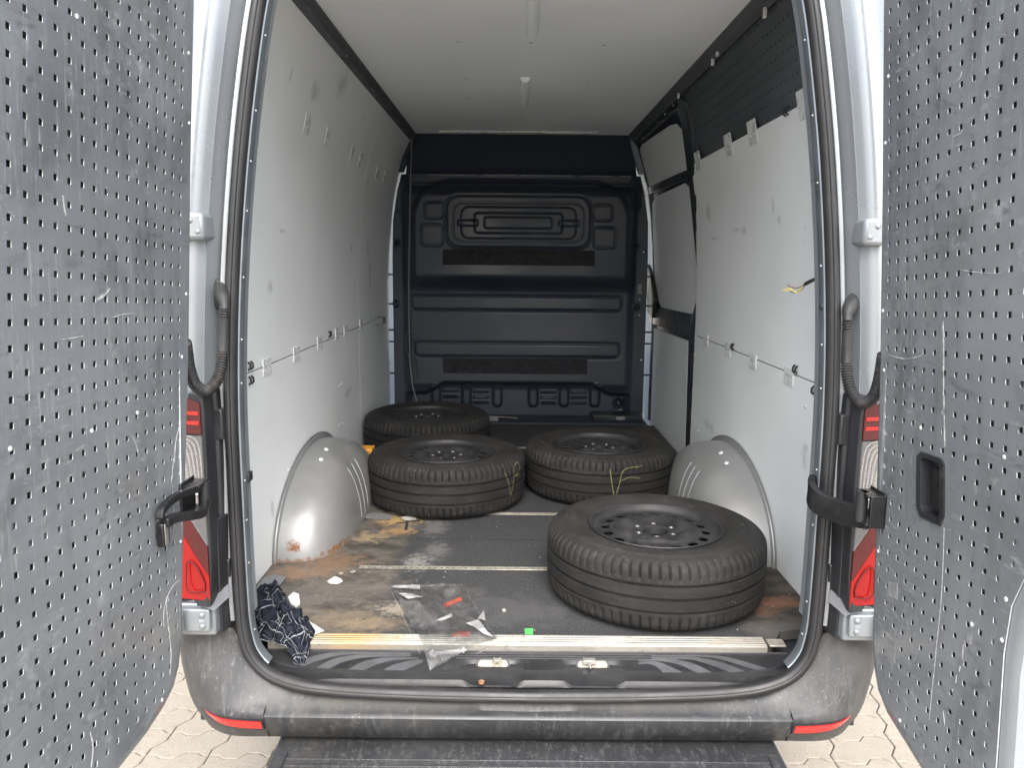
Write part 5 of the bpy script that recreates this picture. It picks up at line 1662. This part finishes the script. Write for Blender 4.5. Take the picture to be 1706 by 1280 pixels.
# printed arrow on the bag
P = [(712, 1090), (722, 1083), (722, 1087), (770, 1082), (770, 1078), (778, 1083), (771, 1090), (771, 1087), (726, 1093), (726, 1096)]
pts = []
for u, v in P:
    p = at(u, v, z=-.002); p = at(u, v, z=.016 + p.y * .52); pts.append((p.x + .2, p.y - .12, p.z))
mb = MB(); mb.add(pts, [tuple(range(len(pts)))]); obj('printed_arrow', mb, 'bag_white', bagt, smooth=0)
def slab(name, pxs, z, t, m, label, cat, group=None, smooth=0, curl=0.0):
    P = [fl(u, v, z) for u, v in pxs]
    c = sum(P, Vector()) / len(P)
    mb = MB(); n = len(P)
    jit = [random.uniform(0, curl) for _ in P]
    A = [(p.x - c.x, p.y - c.y, j) for p, j in zip(P, jit)]; B = [(p.x - c.x, p.y - c.y, t + j) for p, j in zip(P, jit)]
    mb.add(A + B, [tuple(reversed(range(n))), tuple(range(n, 2 * n))] + [(i, (i + 1) % n, n + (i + 1) % n, n + i) for i in range(n)])
    o = obj(name, mb, m, None, smooth=smooth, loc=(c.x, c.y, F + z + .0004))
    return tag(o, label, cat, group)
slab('red_slip', [(737, 1008), (768, 996), (770, 1001), (741, 1014)], .0035, .0025, 'red_tag', 'orange-red slip inside the clear bag, the one over the dark floor', 'slip')
slab('red_slip', [(753, 1059), (766, 1053), (784, 1054), (784, 1062), (754, 1062)], .0055, .0025, 'red_tag', 'orange-red slip inside the clear bag, the one touching the sill strip', 'slip')
slab('green_tag', [(874, 1051), (888, 1051), (888, 1058), (875, 1058)], .0, .006, 'green', 'small bright green plastic tag on the dark floor', 'tag')
slab('paper_scrap', [(545, 971), (558, 966), (567, 968), (571, 972), (562, 975), (549, 975)], .0, .004, 'paper', 'crumpled white paper scrap on the worn brown floor', 'paper', None, 0, .008)
slab('paper_scrap', [(583, 955), (589, 952), (593, 954), (587, 957)], .0, .002, 'fleck', 'tiny cream scrap at the end of the anchor rail', 'paper', None, 0, .003)
slab('paper_scrap', [(564, 957), (568, 954), (572, 957), (567, 960)], .0, .002, 'fleck', 'tiny white scrap beside the crumpled paper', 'paper', None, 0, .003)
slab('paper_fleck', [(836, 1018), (840, 1016), (843, 1019), (839, 1022)], .0, .004, 'fleck', 'single white fleck on the black felt behind the green tag', 'fleck')
slab('plastic_sheet', [(424, 985), (440, 966), (458, 960), (477, 966), (466, 980), (450, 986), (430, 988)], .0, .003, 'cable', 'flat grey plastic scrap in the corner behind the checked cloth', 'scrap', None, 0, .006)
slab('plastic_sheet', [(604, 860), (622, 855), (652, 862), (650, 868), (628, 866), (606, 866)], .0, .002, 'cable', 'torn grey plastic scrap by the foot of the wheel arch', 'scrap', None, 0, .006)
slab('torn_tape', [(668, 866), (690, 862), (694, 866), (684, 870), (672, 870)], .0, .003, 'fleck', 'torn pale strip beside the black cross of tape', 'scrap', None, 0, .008)
tpz = thing('tape_cross', fl(679, 871) + Vector((0, 0, F + .001)), 'thin black cross of tape stuck on the worn floor', 'tape')
c0 = fl(679, 871)
for a, b in (((660, 873), (700, 868)), ((681, 860), (676, 884))):
    p, q = fl(*a) - c0, fl(*b) - c0
    d = (q - p).normalized(); nn = Vector((-d.y, d.x, 0)) * .006
    mb = MB(); mb.add([p + nn, p - nn, q - nn, q + nn, p + nn + Vector((0, 0, .001)), p - nn + Vector((0, 0, .001)), q - nn + Vector((0, 0, .001)), q + nn + Vector((0, 0, .001))], [(0, 1, 2, 3), (7, 6, 5, 4), (0, 4, 5, 1), (1, 5, 6, 2), (2, 6, 7, 3), (3, 7, 4, 0)])
    obj('tape_strip', mb, 'felt', tpz, smooth=0)
# crumbs
rnd = random.Random(11)
cr = MB()
for _ in range(80):
    k = rnd.random()
    x, y = (rnd.uniform(-.85, .3), rnd.uniform(.07, .55)) if k < .6 else (rnd.uniform(-.6, .1), rnd.uniform(.55, 1.1)) if k < .85 else (rnd.uniform(.6, .88), rnd.uniform(.08, .5))
    r_ = rnd.uniform(.0008, .0026)
    cr.add([(x + r_ * rnd.uniform(.6, 1.4) * math.cos(a), y + r_ * rnd.uniform(.6, 1.4) * math.sin(a), .0) for a in (0, 1.3, 2.5, 3.8, 5)] + [(x, y, r_ * .8)], [(0, 1, 5), (1, 2, 5), (2, 3, 5), (3, 4, 5), (4, 0, 5)])
co_ = obj('floor_crumbs', cr, 'fleck', None, smooth=0, loc=(0, 0, F + .0006)); tag(co_, 'fine pale crumbs and grit scattered over the load floor', 'grit', kind='stuff')
# orange carton between arch and wheel
p = at(609, 754, y=1.55)
ob = thing('orange_carton', (p.x, 1.56, F), 'small orange carton with dark print wedged behind the wheel arch', 'box')
mb = MB(); mb.box(-.033, .033, -.02, .06, 0.0, p.z + .018); obj('carton', mb, 'orange', ob, bevel=.002)
for k, (a, b) in enumerate(((-.022, .018), (-.018, .024), (-.006, .022))):
    mb = MB(); zc_ = p.z + .004 - k * .010; mb.box(a, b, -.0212, -.0202, zc_ - .002, zc_ + .002); obj('print_line', mb, 'orange_print', ob, smooth=0)

# white papers under the checked cloth
slab('paper_sheet', [(430, 1050), (470, 1056), (505, 1031), (540, 1053), (516, 1063), (505, 1067), (470, 1067), (440, 1062)], .0085, .0016, 'paper', 'white paper sheet under the checked cloth at the sill', 'paper', None, 0, .004)
slab('paper_sheet', [(480, 998), (489, 991), (498, 995), (500, 1009), (493, 1016), (484, 1010)], .0, .006, 'clip', 'small pale plastic scrap peeking out behind the checked cloth', 'scrap', None, 0, .012)
# the checked cloth: one bunched sheet, its folds running lengthwise
def cloth():
    nu, nv = 90, 110
    P = catmull([at(u, v, z=.01) for u, v in ((452, 978), (447, 1002), (452, 1026), (470, 1047), (490, 1060), (499, 1072), (501, 1084))], 20)
    N = len(P)
    W = [(0, .022), (.12, .052), (.35, .070), (.55, .076), (.70, .062), (.82, .034), (.92, .015), (1, .011)]
    Hh = [(0, .020), (.15, .060), (.35, .050), (.55, .056), (.70, .036), (.82, .020), (.92, .008), (1, .004)]
    c0 = P[N // 2].copy()
    V, UVs = [], []
    def nz(a, b, c): return mnoise.noise(Vector((a, b, c)))
    for j in range(nv + 1):
        t = j / nv; q = t * (N - 1); k = min(int(q), N - 2); p = P[k].lerp(P[k + 1], q - k)
        tg = (P[k + 1] - P[k]).normalized(); sd_ = Vector((tg.y, -tg.x, 0))
        w_, h_ = interp(t, W), interp(t, Hh)
        for i in range(nu + 1):
            u = i / nu * 2 - 1
            ph = 3.2 * math.sin(2.6 * t + .7) + 2.2 * nz(u * 1.2, t * 3.5, 5)
            fold = .5 + .5 * math.cos(2.6 * PI * u + ph)
            fold2 = .5 + .5 * math.cos(5.3 * PI * u - 2.0 * ph + 6 * t)
            cross = .5 + .5 * math.cos(17 * t + 2.4 * u + 3 * nz(u * 2, t * 4, 1))
            env = max(0.0, 1 - abs(u) ** 2.4) ** .6
            rid = 1 - 2.2 * abs(nz(u * 2.6 + 4, t * 7.5, 2.2)); rid2 = 1 - 2.2 * abs(nz(u * 5.2, t * 15, 6.1))
            z = env * h_ * (.16 + .34 * fold + .12 * fold2 + .18 * cross + .38 * rid + .18 * rid2) + .004 * nz(u * 9, t * 24, 3) * env
            off = w_ * (u + .20 * math.sin(2.6 * PI * u + ph) * (1 - u * u)) + .012 * nz(u * 2, t * 7, 8) + .006 * nz(u * 6, t * 18, 9)
            base = .002 if p.y > .06 else .010 if p.y > -.002 else max(-.03, .010 + (p.y + .002) * .8)
            x, y = p.x + sd_.x * off - c0.x, p.y + sd_.y * off - c0.y + .016 * nz(u * 2.6, t * 6, 11) + .006 * nz(u * 7, t * 15, 12)
            V.append((x, y, base + max(.0012, z)))
            UVs.append((.5 + u * .42, t * 1.15))
    F_ = [(j * (nu + 1) + i, j * (nu + 1) + i + 1, (j + 1) * (nu + 1) + i + 1, (j + 1) * (nu + 1) + i) for j in range(nv) for i in range(nu)]
    me = bpy.data.meshes.new('checked_cloth'); me.from_pydata(V, [], F_)
    ul = me.uv_layers.new(name='UVMap')
    for lp in me.loops: ul.data[lp.index].uv = UVs[lp.vertex_index]
    finish(me, 'plaid', 180)
    o = bpy.data.objects.new('checked_cloth', me); link(o); o.location = (c0.x, c0.y, F)
    return tag(o, 'crumpled navy and white checked cloth lying in the corner of the sill', 'cloth')
cloth()
